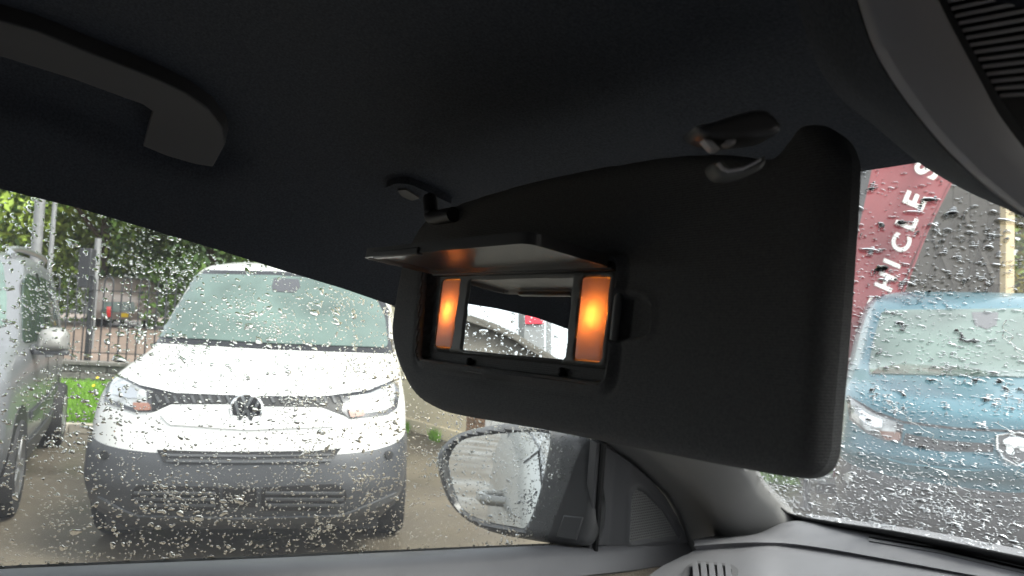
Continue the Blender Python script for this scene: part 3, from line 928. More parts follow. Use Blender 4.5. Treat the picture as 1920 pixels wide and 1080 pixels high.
patch('fog_lamp', [(1592 + 8 * math.cos(t), 895 + 9 * math.sin(t)) for t in np.linspace(0, 5.7, 10)], btb, M['lamp'], teal, 0.010, 0.012, 4)
# shield badge with a reared animal head in relief
sh_ = patch('badge', [(1868, 815), (1906, 811), (1942, 816), (1942, 840), (1932, 858), (1906, 872), (1880, 858), (1869, 840)], bt, M['lampdark'], teal, 0.022, 0.02, 4, rounded=5)
for a_, b_2 in (((1868, 815), (1906, 811)), ((1906, 811), (1942, 816)), ((1942, 816), (1942, 840)), ((1942, 840), (1932, 858)), ((1932, 858), (1906, 872)), ((1906, 872), (1880, 858)), ((1880, 858), (1869, 840)), ((1869, 840), (1868, 815))):
    q1 = bt.ray_cast(C, ray(*a_).normalized())[0]; q2 = bt.ray_cast(C, ray(*b_2).normalized())[0]
    b = MB(); b.tube([q1 - TV.B * 0.028, q2 - TV.B * 0.028], 0.005, 6); b.build('badge_rim', M['chrome'], sh_)
patch('badge_relief', [(1878, 826), (1890, 820), (1906, 819), (1922, 824), (1930, 836), (1924, 848), (1912, 846), (1908, 838), (1898, 840), (1902, 850), (1894, 856), (1884, 848), (1886, 838)], bt, M['chrome'], sh_, 0.029, 0.01, 3, rounded=4)
for a in (-0.82, 0.82):
    wheel(TV, a, 0.86, 0.32, teal); wheel(TV, a, 3.6, 0.32, teal)

# ---- brown-grey car details
patch('rear_window', [(196, 566), (250, 566), (256, 584), (188, 586)], bbv, M['carglass'], bc, 0.02, 0.03, 5)
patch('tail_lamp', [(200, 575), (209, 575), (209, 594), (201, 594)], bbv, M['red'], bc, 0.03, 0.03, 4)
patch('tail_lamp', [(257, 568), (263, 568), (262, 584), (257, 584)], bbv, M['amber'], bc, 0.03, 0.03, 4)
patch('number_plate', [(227, 587), (245, 587), (245, 594), (227, 594)], bbv, M['yellowplate'], bc, 0.03, 0.02, 4)
patch('bumper', [(160, 606), (264, 606), (264, 622), (160, 622)], bbv, M['bumper'], bc, 0.03, 0.04, 6)
for a in (-0.75, 0.75):
    for bb in (0.8, 3.4):
        b = MB(); disc_stack(b, BV.pt(a, bb, 1.3), BV.A, [(0, -.1), (0.3, -.1), (0.32, 0), (0.3, .1), (0, .1)], 20); b.build('wheel', M['tyre'], bc)

# ------------------------------------------------------------------ cream building and pier right of the white van
def wallbox(mb, p, q, z0, z1, th):
    d = (q - p); n = Vector((-d.y, d.x, 0)).normalized()
    if n.dot(FH) < 0: n = -n
    c = (p + q) / 2 + n * (th / 2); c.z = (z0 + z1) / 2
    mb.box(c, d / 2, n * (th / 2), Vector((0, 0, (z1 - z0) / 2)))
w0, w1, w2, w3 = onz(690, 785, 0), onz(872, 838, 0), onz(906, 846, 0), onz(1000, 872, 0)
cb_ = empty('cream_building', w0, 'cream rendered building wall right of the white van', 'building')
b = MB(); wallbox(b, w0, w1, 0.0, 3.1, 3.0); b.build('wall', M['cream'], cb_)
b = MB(); wallbox(b, w0 - FH * .03, w1 - FH * .03, 0.0, 0.16, 0.1); b.build('plinth', M['cream'], cb_, 40, 0.01)
b = MB(); wallbox(b, w0 - FH * .25, w1 - FH * .25, 3.1, 3.2, 3.4); b.build('roof_edge', M['whitewall'], cb_)
pr = empty('brick_pier', w1, 'brown brick pier between the cream wall and the white gate', 'pier')
for r_ in range(26):
    for k_ in range(2):
        p_ = w1.lerp(w2, 0.02 + 0.5 * k_ + (0.0 if r_ % 2 else -0.01)); q_ = w1.lerp(w2, 0.46 + 0.5 * k_)
        b = MB(); wallbox(b, p_ - FH * rnd.uniform(.02, .035), q_ - FH * .028, 0.01 + r_ * 0.075, 0.075 + r_ * 0.075, 0.25); b.build('brick', M['brick'], pr)
b = MB(); wallbox(b, w1, w2, 0, 1.95, 0.22); b.build('mortar', M['kerb'], pr)
gt = empty('white_gate', w2, 'white painted gate beside the brown brick pier, mostly behind the door mirror', 'gate')
for k_ in range(7):
    p_, q_ = w2.lerp(w3, k_ / 7 + .01), w2.lerp(w3, (k_ + 1) / 7 - .01)
    b = MB(); wallbox(b, p_, q_, 0.06, 1.9, 0.04); b.build('board', M['whitewall'], gt, 40, 0.004)
b = MB(); wallbox(b, w2 + FH * .045, w3 + FH * .045, 0.3, 0.42, 0.04); wallbox(b, w2 + FH * .045, w3 + FH * .045, 1.5, 1.62, 0.04); b.build('rail', M['whitewall'], gt)
tf_ = []
for i in range(1500):
    t_ = rnd.random() ** 1.0; p_ = w0.lerp(w1, t_) - FH * rnd.uniform(0.04, 0.22)
    if (math.sin(t_ * 19) + math.sin(t_ * 43 + 1)) < 0.1: continue
    tf_.append(p_)
b = MB()
for p_ in tf_:
    s_ = RH * rnd.uniform(.004, .008); t_ = p_ + Vector((rnd.gauss(0, .03), rnd.gauss(0, .03), rnd.uniform(.05, .17)))
    b.add([p_ - s_, p_ + s_, t_], [(0, 1, 2)])
o = mesh('wall_foot_grass', b.v, b.f, M['grass']); tag(o, 'green weeds growing along the foot of the cream building', 'weeds', kind='stuff')
# grass verge and bollard seen under the visor's right corner
q0 = [onz(1380, 902, 0), onz(1620, 924, 0), onz(1620, 842, 0), onz(1380, 820, 0)]
sheet('grass_verge', [(p_.x, p_.y, 0.006) for p_ in q0], M['turf'])
n = 5000; b = MB()
for i in range(n):
    s, t = rnd.random(), rnd.random()
    p_ = q0[0].lerp(q0[1], s).lerp(q0[3].lerp(q0[2], s), t); p_.z = 0
    a = rnd.uniform(0, 6.28); s_ = Vector((math.cos(a), math.sin(a), 0)) * rnd.uniform(.004, .008)
    b.add([p_ - s_, p_ + s_, p_ + Vector((rnd.gauss(0, .03), rnd.gauss(0, .03), rnd.uniform(.05, .15)))], [(0, 1, 2)])
o = mesh('verge_grass', b.v, b.f, M['grass']); tag(o, 'bright green grass strip seen just below the lower right corner of the sun visor', 'grass', kind='stuff')
bo_ = onz(1511, 952, 0)
bl_ = empty('bollard', bo_, 'thin dark bollard standing in front of the grass strip below the visor corner', 'bollard')
b = MB(); disc_stack(b, bo_, Vector((0, 0, 1)), [(0.055, 0.0), (0.05, 0.03), (0.035, 0.05), (0.035, 0.62), (0.045, 0.63), (0.045, 0.66), (0.0, 0.70)], 14); b.build('shaft', M['iron'], bl_)
b = MB(); disc_stack(b, bo_, Vector((0, 0, 1)), [(0.0365, 0.5), (0.0365, 0.56)], 14); b.build('band', M['steel'], bl_)

# ------------------------------------------------------------------ taupe building, cream post, flag
BD = 11.0
def atd(px, py, D):
    r_ = ray(px, py); return C + r_ * (D / r_.dot(FH))
t0, t1 = atd(1600, 600, BD + 0.6), atd(1882, 600, BD - 0.4)
bu = empty('taupe_building', t0, 'taupe panel clad building behind the teal van, with diagonal reflections built as dark bars', 'building')
b = MB(); wallbox(b, t0, t1, 0.0, 8.0, 4.0); b.build('wall', M['seam_and_reflection'], bu)
NP = 9
for k_ in range(NP):
    for (za, zb_) in ((0.05, 1.62), (1.63, 2.98), (2.99, 5.35), (5.36, 7.95)):
        p_, q_ = t0.lerp(t1, k_ / NP + .0015), t0.lerp(t1, (k_ + 1) / NP - .0015)
        b = MB(); off_ = FH * (0.03 + rnd.uniform(0, .006)); wallbox(b, p_ - off_, q_ - off_, za, zb_, 0.028); b.build('panel', M['cladding'], bu, 40, 0.004)
tw = (t1 - t0)
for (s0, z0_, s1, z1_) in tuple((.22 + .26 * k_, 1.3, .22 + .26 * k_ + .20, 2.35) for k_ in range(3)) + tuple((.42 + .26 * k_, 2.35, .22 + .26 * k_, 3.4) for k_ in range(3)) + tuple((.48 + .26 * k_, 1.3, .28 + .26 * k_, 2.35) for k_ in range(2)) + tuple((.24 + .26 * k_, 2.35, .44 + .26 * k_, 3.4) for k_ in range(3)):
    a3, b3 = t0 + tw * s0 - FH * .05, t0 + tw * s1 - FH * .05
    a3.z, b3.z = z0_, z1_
    b = MB(); d_ = (b3 - a3) / 2; b.box((a3 + b3) / 2, d_, d_.normalized().cross(FH).normalized() * 0.03, FH * 0.012); b.build('reflection_bar', M['seam_and_reflection'], bu)  # darker bars stand in for a diagonal reflection on the cladding
b = MB(); wallbox(b, atd(1606, 600, BD - .3), atd(1638, 600, BD - .3), 0, 8.0, 0.1); b.build('corner_trim', M['iron'], bu)
cpst = atd(1888, 600, BD - 0.6); cpst.z = 0
ps = empty('cream_post', cpst, 'cream painted square post at the right end of the taupe building', 'post')
b = MB(); b.box(cpst + Vector((0, 0, 2.0)), RH * 0.062, FH * 0.062, Vector((0, 0, 2.0))); b.build('shaft', M['post'], ps, 40, 0.006)
b = MB(); b.box(cpst + Vector((0, 0, 4.03)), RH * 0.085, FH * 0.085, Vector((0, 0, 0.03))); b.build('cap', M['post'], ps, 40, 0.006)
b = MB(); b.box(cpst + Vector((0, 0, 0.06)), RH * 0.09, FH * 0.09, Vector((0, 0, 0.06))); b.build('foot', M['kerb'], ps, 40, 0.006)
# feather flag
FD_ = 7.2
flag = empty('feather_flag', atd(1570, 800, FD_), 'maroon feather flag with white lettering running up its edge', 'flag')
fpx = [(1655, 200), (1760, 180), (1810, 230), (1800, 300), (1776, 350), (1738, 425), (1706, 505), (1672, 590), (1636, 665), (1604, 730), (1578, 800), (1562, 800), (1552, 740), (1562, 640), (1584, 540), (1610, 430), (1636, 310)]
P, fs, bo2 = fill2d(cat_rom(fpx, 3), 7)
def flagp(px, py, o=0.0):
    w = 0.035 * math.sin((px * 0.9 + py * 0.35) / 16.0) + 0.02 * math.sin(py / 37.0)
    return atd(px, py, FD_ + w - o)
vs = [flagp(*p) for p in P]; k_ = len(vs)
vs += [flagp(*P[i], -0.004) for i in bo2]
vs2_ = [flagp(*p, -0.004) for p in P]
fm_ = list(fs) + [(bo2[j], k_ + j, k_ + (j + 1) % len(bo2), bo2[(j + 1) % len(bo2)]) for j in range(len(bo2))]
fo = fixn(mesh('cloth', vs, fm_, M['maroon'], flag, 60))
b = MB(); b.tube(rail([Vector((flagp(1566, 800).x, flagp(1566, 800).y, 0.0)), flagp(1570, 815), flagp(1605, 735, -.01), flagp(1674, 594, -.01), flagp(1740, 428, -.01), flagp(1802, 302, -.01), flagp(1816, 232, -.01), flagp(1762, 176, -.01)], 5), 0.014, 8); b.build('pole', M['maroon'], flag)
b = MB(); fb = flagp(1566, 800); fb.z = 0.05; b.box(fb, RH * 0.28, FH * 0.28, Vector((0, 0, 0.05))); b.build('base', M['iron'], flag, 40, 0.01)
def letter(ch, px, py, size_px, ang, parent):
    cu = bpy.data.curves.new('letter', 'FONT'); cu.body = ch; cu.size = 1.0; cu.align_x = 'CENTER'; cu.offset = 0.03
    ob = bpy.data.objects.new('letter', cu); col.objects.link(ob)
    bpy.context.view_layer.update()
    dg = bpy.context.evaluated_depsgraph_get()
    me = bpy.data.meshes.new_from_object(ob.evaluated_get(dg))
    bpy.data.objects.remove(ob)
    bm = bmesh.new(); bm.from_mesh(me)
    bmesh.ops.triangulate(bm, faces=bm.faces)
    bmesh.ops.subdivide_edges(bm, edges=[e for e in bm.edges if e.calc_length() > 0.25], cuts=2)
    ca, sa = math.cos(ang), math.sin(ang)
    for v in bm.verts:
        x, y = v.co.x * size_px, v.co.y * size_px
        X = px + x * ca - y * sa; Y = py - (x * sa + y * ca)
        v.co = flagp(X, Y, 0.006)
    bm.to_mesh(me); bm.free()
    me.materials.append(M['lettering'])
    o = bpy.data.objects.new('letter', me); link(o, parent)
    return o
for ch, px, py, s_ in (('S', 1757, 326, 62), ('E', 1733, 384, 56), ('L', 1716, 424, 52), ('C', 1704, 462, 48), ('I', 1687, 500, 46), ('H', 1675, 534, 46), ('E', 1656, 578, 44), ('V', 1636, 620, 42)):
    letter(ch, px, py, s_, R(67), fo)
# ================================================================== THE CAR WE SIT IN
WN = Vector((1, 0, -0.27)); WP0 = Vector((-0.92, 0, 1.09))
def onw(px, py, inset=0.0):
    return onp(px, py, WP0 + Vector((inset, 0, 0)), WN)
def wx(z, inset=0.0):
    return -0.92 + 0.27 * (z - 1.09) + inset
cabin = empty('car_cabin', Vector((0, 0, 0.3)), 'dark charcoal car cabin with headlining, grey pillar trim and dashboard round the camera', 'car interior')
door = cabin

# windscreen plane
wb = ony(1560, 985, 1.13); wt = ony(1660, 310, 0.47)
WSN = Vector((0, wt.z - wb.z, -(wt.y - wb.y))).normalized()      # points forward and up
def onws(px, py, inset=0.0):
    return onp(px, py, wb - WSN * inset, WSN)
def wsz(y, inset=0.0):
    return wb.z + (y - wb.y) * (wt.z - wb.z) / (wt.y - wb.y)

# ---- headlining
top_px = [(0, 355), (150, 392), (300, 437), (420, 473), (520, 505), (640, 541), (730, 572)]
edge = [onw(*p) for p in top_px]
e0, e1 = edge[0], edge[-1]
edge_ext = [Vector((wx(e0.z + 0.03), -1.7, e0.z + 0.03)), Vector((wx(e0.z + 0.03), -0.6, e0.z + 0.03))] + edge
EY = [p.y for p in edge_ext]; EZ = [p.z for p in edge_ext]
ys = np.concatenate([np.linspace(-1.7, -0.12, 30), np.linspace(-0.1, 0.475, 84)])
def zroof(y): return float(np.interp(y, [-1.7, -0.4, -0.1, 0.1, 0.25, 0.36, 0.475], [1.60, 1.64, 1.63, 1.60, 1.552, 1.515, wsz(0.475)]))
zr = np.array([zroof(y) for y in ys]); kk = np.ones(9) / 9
zr = np.convolve(np.concatenate([np.full(4, zr[0]), zr, np.full(4, zr[-1])]), kk, 'valid')
recess = [(-60, -20), (48, 7), (155, 48), (260, 90), (333, 126), (418, 181), (463, 237), (492, 292), (470, 325), (400, 340), (250, 310), (100, 250), (-60, 210), (-300, 150), (-480, 160), (-520, 40), (-400, -60)]
vs = []; nxh = 96
us = np.concatenate([[-0.05], np.linspace(0, 1, nxh)])
for y, z_ in zip(ys, zr):
    ze = float(np.interp(y, EY, EZ)); xe = wx(ze, 0.004)
    for u in us:
        if u < 0:
            vs.append((xe - 0.012, y, ze + 0.02)); continue
        w = u * 2 * abs(xe)
        s_ = min(w, 2 * abs(xe) - w) / 0.36
        e = 1 - (1 - min(1, s_)) ** 2.4
        vs.append((xe + w, y, ze + (z_ - ze) * e))
n_ = len(us)
fs = [(i * n_ + j, i * n_ + j + 1, (i + 1) * n_ + j + 1, (i + 1) * n_ + j) for i in range(len(ys) - 1) for j in range(n_ - 1)]
flat = mesh('tmp', vs, fs, M['headliner'])
hbv0 = bvh_of([flat])
me_ = flat.data; bpy.data.objects.remove(flat); bpy.data.meshes.remove(me_)
pp = np.array([proj(Vector(v)) if (Vector(v) - C).dot(FW) > 0.05 else (9999, 9999) for v in vs])
sd = np.clip(sdf(pp, recess) / 55, 0, 1); sd = sd * sd * (3 - 2 * sd)
vs2 = []
for v, k_ in zip(vs, sd):
    v = Vector(v)
    vs2.append(v + (v - C).normalized() * 0.022 * float(k_))
hl_o = mesh('headlining', vs2, fs, M['headliner'], cabin, 60)
# outer roof skin
vs = []
for i, y in enumerate(np.linspace(-1.75, 0.50, 16)):
    ze = float(np.interp(y, EY, EZ)); z_ = float(np.interp(y, ys, zr)) + 0.035
    for u in np.linspace(0, 1, 25):
        xe = wx(ze) - 0.04; w = u * 2 * abs(xe); s_ = min(w, 2 * abs(xe) - w) / 0.3
        vs.append((xe + w, y, ze + 0.03 + (z_ - ze) * (1 - (1 - min(1, s_)) ** 2.4)))
fs = [(i * 25 + j, i * 25 + j + 1, (i + 1) * 25 + j + 1, (i + 1) * 25 + j) for i in range(15) for j in range(24)]
mesh('roof', vs, fs, M['ownpaint'], cabin, 60)

# ---- grab handle
gh = empty('grab_handle', at(200, 120, 0.62), 'black curved grab handle in the headlining above the side window', 'grab handle')
hp = [(11, 87), (74, 107), (148, 131), (222, 159), (274, 178), (291, 191), (281, 222), (272, 257), (318, 276), (370, 291), (402, 296), (426, 252), (422, 222), (396, 185), (355, 155), (296, 126), (230, 100), (155, 70), (74, 35), (0, 14), (-150, -20), (-330, -35), (-430, 0), (-460, 90), (-380, 125), (-330, 60), (-150, 56)]
hg = patch('grip', hp, hbv0, M['darktrim'], gh, 0.012, 0.018, 9, 60)
b_ = hg.modifiers.new('bevel', 'BEVEL'); b_.width = 0.004; b_.segments = 3; b_.limit_method = 'ANGLE'; b_.angle_limit = R(50)

# ---- A pillar trim
Ltop = [Vector((wx(1.47, 0.02), 0.30, 1.47))]
Lr = [onw(735, 574, 0.01), onw(860, 640, 0.01), onw(1000, 735, 0.01), onw(1128, 830, 0.01), onw(1180, 868, 0.02), onw(1250, 930, 0.03), onw(1285, 990, 0.035), onw(1300, 1030, 0.04), onw(1308, 1060, 0.04)]
Rtop = Vector((-0.60, 0.475, wsz(0.475) - 0.008))
rb = [onws(1395, 880, 0.008), onws(1425, 925, 0.008), onws(1472, 972, 0.008)]
dirR = (rb[0] - Rtop)
Rr = [Rtop, Rtop + dirR * 0.25, Rtop + dirR * 0.5, Rtop + dirR * 0.75, rb[0], rb[0] * .5 + rb[1] * .5, rb[1], rb[2], rb[2] + Vector((0.03, 0.03, -0.07))]
Lr, Rr = rail(Lr, 6), rail(Rr, 6)
inw = (Vector((0.75, -0.66, 0.0))).normalized()
def mixr(t, push):
    return [a.lerp(b, t) + inw * push for a, b in zip(Lr, Rr)]
loft('pillar_trim', [[p + Vector((-0.04, 0, 0.02)) for p in Lr], Lr, mixr(0.12, 0.0), mixr(0.26, 0.004), mixr(0.33, 0.018), mixr(0.40, 0.032), mixr(0.47, 0.038), mixr(0.60, 0.036), mixr(0.80, 0.024), mixr(0.93, 0.010), Rr, [p + Vector((0.0, 0.02, 0.012)) for p in Rr]], M['greytrim'], cabin, 40)
# windscreen seal (black border round the glass)
sp = [(1383, 872), (1410, 925), (1440, 958), (1475, 976), (1560, 993), (1700, 1015), (1920, 1060), (2200, 1115)]
si = [(1402, 876), (1428, 915), (1462, 950), (1490, 966), (1560, 979), (1700, 1001), (1920, 1046), (2200, 1103)]
so_ = rail([onws(*p, -0.002) for p in sp], 6); si_ = rail([onws(*p, -0.002) for p in si], 6)
upl = [Rtop + Vector((-0.01, 0, 0.012)), Rtop + Vector((0.018, 0, 0.012))]
loft('windscreen_border', [[upl[0]] + so_, [upl[1]] + si_], M['seal'], cabin, 40, thick=0.003)

# ---- windscreen glass
wsv = [Vector((-0.95, 1.22, wsz(1.22))), Vector((0.95, 1.22, wsz(1.22))), Vector((0.80, 0.44, wsz(0.44))), Vector((-0.74, 0.44, wsz(0.44)))]
wsv = [v + WSN * 0.006 for v in wsv]
mesh('windscreen', wsv, [(0, 1, 2, 3)], M['wsglass'], cabin)

# ---- dashboard
xs_px = [1300, 1360, 1420, 1480, 1560, 1700, 1920, 2300]
d0 = [1012, 1008, 1000, 978, 988, 1010, 1056, 1134]            # foot of the windscreen
d1 = [1024, 1019, 1017, 1019, 1030, 1055, 1096, 1166]            # top edge of the groove
d2 = [1038, 1033, 1029, 1031, 1042, 1066, 1106, 1174]            # bottom edge of the groove
d3 = [1094, 1100, 1100, 1106, 1118, 1140, 1185, 1250]
yb = [1.04, 1.07, 1.09, 1.12, 1.13, 1.13, 1.13, 1.13]
def drail(d, back, x0=None): return rail([ony(x if (k or x0 is None) else x0, y, b_ - back) for k, (x, y, b_) in enumerate(zip(xs_px, d, yb))], 6)
r0, r1, r2, r3 = drail(d0, 0), drail(d1, 0.07), drail(d2, 0.075, 1292), drail(d3, 0.20, 1196)
loft('dashboard_top', [[p + Vector((0, 0.08, 0.0)) for p in r0], r0, [a.lerp(b, .5) + Vector((0, 0, 0.004)) for a, b in zip(r0, r1)], [a + Vector((0, 0.004, 0.0015)) for a in r1], r1, [p + Vector((0, 0.006, -0.004)) for p in r1], [p + Vector((0, 0.012, -0.012)) for p in r1]], M['dash'], cabin, 50)
dl = loft('dashboard_face', [[p + Vector((0, 0.012, 0.003)) for p in r2], [p + Vector((0, 0.003, 0.001)) for p in r2], r2, [a.lerp(b, .12) + Vector((0, 0, 0.002)) for a, b in zip(r2, r3)], [a.lerp(b, .5) + Vector((0, -0.005, 0.004)) for a, b in zip(r2, r3)], r3, [p + Vector((0, -0.02, -0.15)) for p in r3]], M['dash'], cabin, 50)
dbv = bvh_of([dl])
vt = patch('air_vent', [(1276, 1092), (1288, 1066), (1306, 1056), (1372, 1062), (1386, 1072), (1384, 1100), (1330, 1108)], dbv, M['darktrim'], cabin, 0.004, 0.012, 5, 40, rounded=6)
patch('vent_mouth', [(1293, 1092), (1298, 1070), (1312, 1063), (1366, 1068), (1374, 1075), (1372, 1096), (1330, 1102)], dbv, M['seal'], vt, 0.0055, 0.004, 5, 40)
for i in range(5):
    x = 1302 + i * 15
    patch('vane', [(x, 1066), (x + 9, 1067), (x + 13, 1096), (x + 2, 1098)], dbv, M['dash'], vt, 0.012 - 0.001 * i, 0.006, 4, 40)
dbt = bvh_of([o for o in cabin.children if o.name == 'dashboard_top'])
for k_, (ya, yb_) in enumerate(((0, 3), (5, 8), (10, 13))):
    patch('demister_strip', [(1630, 1003 + ya), (1760, 1025 + ya), (1920, 1062 + ya * 1.1), (1990, 1078 + ya * 1.1), (1990, 1078 + yb_ * 1.1), (1920, 1062 + yb_ * 1.1), (1760, 1025 + yb_), (1630, 1003 + yb_)], dbt, M['chrome'] if k_ == 1 else M['darktrim'], cabin, 0.002, 0.004, 4, 40)

# ---- door: top rail, cloth, sail panel with speaker, window seal
gl_px = [(-420, 1098), (-200, 1086), (0, 1075), (250, 1064), (500, 1053), (800, 1038), (1118, 1023), (1200, 1018), (1296, 1019)]
g0 = [onw(*p) for p in gl_px]
g0 = rail([Vector((wx(g0[0].z), -3.2, g0[0].z + 0.01)), Vector((wx(g0[0].z), -1.2, g0[0].z + 0.01))] + g0, 6)
wd = [0.060] * len(g0)
for i in range(len(g0)):
    f_ = i / (len(g0) - 1)
    wd[i] = 0.060 - 0.032 * max(0, (f_ - 0.72) / 0.28)
ra = [p + Vector((0.0, 0, 0)) for p in g0]
rb_ = [p + Vector((0.006, 0, 0.006)) for p in g0]
rc_ = [p + Vector((w * 0.8, 0, 0.008)) for p, w in zip(g0, wd)]
rd_ = [p + Vector((w, 0, 0.0)) for p, w in zip(g0, wd)]
re_ = [p + Vector((w + 0.006, 0, -0.028)) for p, w in zip(g0, wd)]
rf_ = [p + Vector((w - 0.004, 0, -0.034)) for p, w in zip(g0, wd)]
loft('door_top_rail', [ra, rb_, rc_, rd_, re_, rf_], M['dash'], door, 45)
loft('door_cloth_panel', [[p + Vector((-0.002, 0, 0.004)) for p in rf_], [p + Vector((0.0, 0, -0.05)) for p in rf_], [p + Vector((0.01, 0, -0.16)) for p in rf_], [p + Vector((0.03, 0, -0.5)) for p in rf_]], M['tan'], door, 45)
# outer skin of the door
ro = [[Vector((p.x - 0.012, p.y, p.z + 0.004)) for p in g0], [Vector((p.x - 0.05, p.y, p.z - 0.03)) for p in g0], [Vector((-1.03, p.y, 0.85)) for p in g0], [Vector((-1.05, p.y, 0.6)) for p in g0], [Vector((-1.0, p.y, 0.3)) for p in g0]]
loft('door_outer_skin', ro, M['ownpaint'], door, 50)
b = MB()
hx = -1.03
b.tube([Vector((hx + .03, -0.42, 0.93)), Vector((hx - .035, -0.40, 0.93)), Vector((hx - .045, -0.30, 0.935)), Vector((hx - .035, -0.20, 0.94)), Vector((hx + .03, -0.18, 0.94))], [0.014, .016, .018, .016, .014], 10)
b.build('door_handle', M['ownpaint'], door)
# front seal of the window, sail panel
b = MB()
def prism(mb, poly3, vec):
    k = len(poly3)
    mb.add(list(poly3) + [p + vec for p in poly3], [tuple(range(k)), tuple(range(k, 2 * k))] + [(j, (j + 1) % k, k + (j + 1) % k, k + j) for j in range(k)])
sa_, sb_ = onw(1127, 826, 0.036), onw(1111, 1032, 0.036)
for (du, hw, dn) in ((0.0, 0.0042, 0.0),):
    d_ = (sb_ - sa_) / 2
    b.box((sa_ + sb_) / 2, d_, d_.normalized().cross(WN.normalized()) * hw, WN.normalized() * 0.010)
b.build('window_seal', M['seal'], door, 40, 0.002)
b.v, b.f = [], []
sa_, sb_ = onw(1117, 826, 0.030), onw(1101, 1032, 0.030); d_ = (sb_ - sa_) / 2
b.box((sa_ + sb_) / 2, d_, d_.normalized().cross(WN.normalized()) * 0.0045, WN.normalized() * 0.009); b.build('glass_channel', M['darktrim'], door, 40, 0.002)
SAILN = WN.normalized()
O_ = onw(1200, 950, 0.03); Us = Vector((0, 1, 0)); Vs = SAILN.cross(Us).normalized()
def sail2(px, py):
    q = onp(px, py, O_, SAILN) - O_
    return (q.dot(Us), q.dot(Vs))
sail = [sail2(*p) for p in [(1136, 832), (1146, 838), (1180, 862), (1215, 892), (1246, 928), (1270, 968), (1291, 1016), (1200, 1028), (1116, 1028), (1125, 930)]]
gr_poly = roundpoly([sail2(*p) for p in [(1188, 914), (1204, 920), (1240, 956), (1268, 1003), (1176, 1014), (1180, 925)]], 0.006)
def hsail(P):
    s1 = sdf(P, sail); s2 = sdf(P, gr_poly)
    h = 0.010 * np.sqrt(np.clip(1 - (1 - np.clip(s1 / 0.004, 0, 1)) ** 2, 0, 1)) - 0.004
    ca_, cb_2 = np.array(sail2(1168, 860)), np.array(sail2(1158, 1026))
    dd = (cb_2 - ca_) / np.linalg.norm(cb_2 - ca_)
    sdist = (P[:, 0] - ca_[0]) * dd[1] - (P[:, 1] - ca_[1]) * dd[0]
    if ((np.array(sail2(1250, 960)) - ca_)[0] * dd[1] - (np.array(sail2(1250, 960)) - ca_)[1] * dd[0]) < 0: sdist = -sdist
    e = np.clip(sdist / 0.014, -1, 1)
    h += 0.005 * (e - 1)
    h += 0.003 * np.exp(-((s2 + 0.004) / 0.0035) ** 2)
    h -= 0.006 * np.clip(s2 / 0.002, 0, 1)
    return h
sp_o = relief('sail_panel', sail, 0.0035, hsail, (O_, Us, Vs, SAILN), M['darktrim'], door, -0.012)
# speaker grille: a lattice of fine wires
mb = MB(); A_ = np.array(gr_poly)
gO = O_ + SAILN * 0.0030
pitch = 0.0052
for ax in (0, 1):
    lo, hi = A_[:, ax].min(), A_[:, ax].max()
    q = lo + pitch / 2
    while q < hi:
        xs_ = []
        for i in range(len(A_)):
            a, b2 = A_[i - 1], A_[i]
            if (a[ax] > q) != (b2[ax] > q):
                xs_.append(a[1 - ax] + (q - a[ax]) / (b2[ax] - a[ax]) * (b2[1 - ax] - a[1 - ax]))
        xs_.sort()
        for i in range(0, len(xs_) - 1, 2):
            p0 = (q, xs_[i]) if ax == 0 else (xs_[i], q); p1 = (q, xs_[i + 1]) if ax == 0 else (xs_[i + 1], q)
            a3, b3 = gO + Us * p0[0] + Vs * p0[1], gO + Us * p1[0] + Vs * p1[1]
            d_ = (b3 - a3) / 2
            if d_.length > 1e-4:
                mb.box((a3 + b3) / 2, d_, d_.normalized().cross(SAILN) * 0.0011, SAILN * (0.0005 if ax else 0.0007))
        q += pitch
sg = mb.build('speaker_grille', M['greytrim'], sp_o, 30)
tag(sg, kind='stuff')
b = MB(); prism(b, [O_ + SAILN * 0.001 + Us * p[0] + Vs * p[1] for p in gr_poly], SAILN * -0.006); b.build('speaker_cone', M['seal'], sp_o)

# ---- side window pane
wy0, wy1 = -1.15, 1.12
pv = [Vector((wx(z), y, z)) for y, z in ((wy0, 1.02), (wy1, 0.96), (wy1, 1.12), (0.62, 1.44), (0.25, 1.56), (wy0, 1.56))]
mesh('window_pane', [v - Vector((0.006, 0, 0)) for v in pv], [tuple(range(6))], M['pane'], door)

# ---- rest of the shell plus added light blockers, so that the cabin is dark
b = MB()
b.box(Vector((0, -0.4, 0.30)), Vector((0.95, 0, 0)), Vector((0, 1.7, 0)), Vector((0, 0, 0.02))); b.build('floor', M['headliner'], cabin)
b = MB(); b.box(Vector((0.97, -0.2, 0.66)), Vector((0.03, 0, 0)), Vector((0, 1.5, 0)), Vector((0, 0, 0.38))); b.build('far_door', M['darktrim'], cabin, 40, 0.01)
b = MB(); b.box(Vector((0.90, -0.77, 1.31)), Vector((0.03, 0, 0)), Vector((0, 0.95, 0)), Vector((-0.06, 0, 0.28))); b.build('side_light_blocker', M['darktrim'], cabin, 40, 0.01)  # unseen solid panel added over the driver's side window to block its light
b = MB(); b.box(Vector((0.0, -1.75, 0.70)), Vector((0.98, 0, 0)), Vector((0, 0.03, 0)), Vector((0, 0, 0.40))); b.box(Vector((0.40, -1.75, 1.35)), Vector((0.5, 0, 0)), Vector((0, 0.03, 0)), Vector((0, 0, 0.26))); b.build('tailgate_with_blocker', M['darktrim'], cabin, 40, 0.01)  # upper right block added against rear light, left half open to light the visor
b = MB(); b.box(Vector((0.0, 1.35, 0.62)), Vector((0.98, 0, 0)), Vector((0, 0.03, 0)), Vector((0, 0, 0.34))); b.build('bulkhead', M['darktrim'], cabin, 40, 0.01)
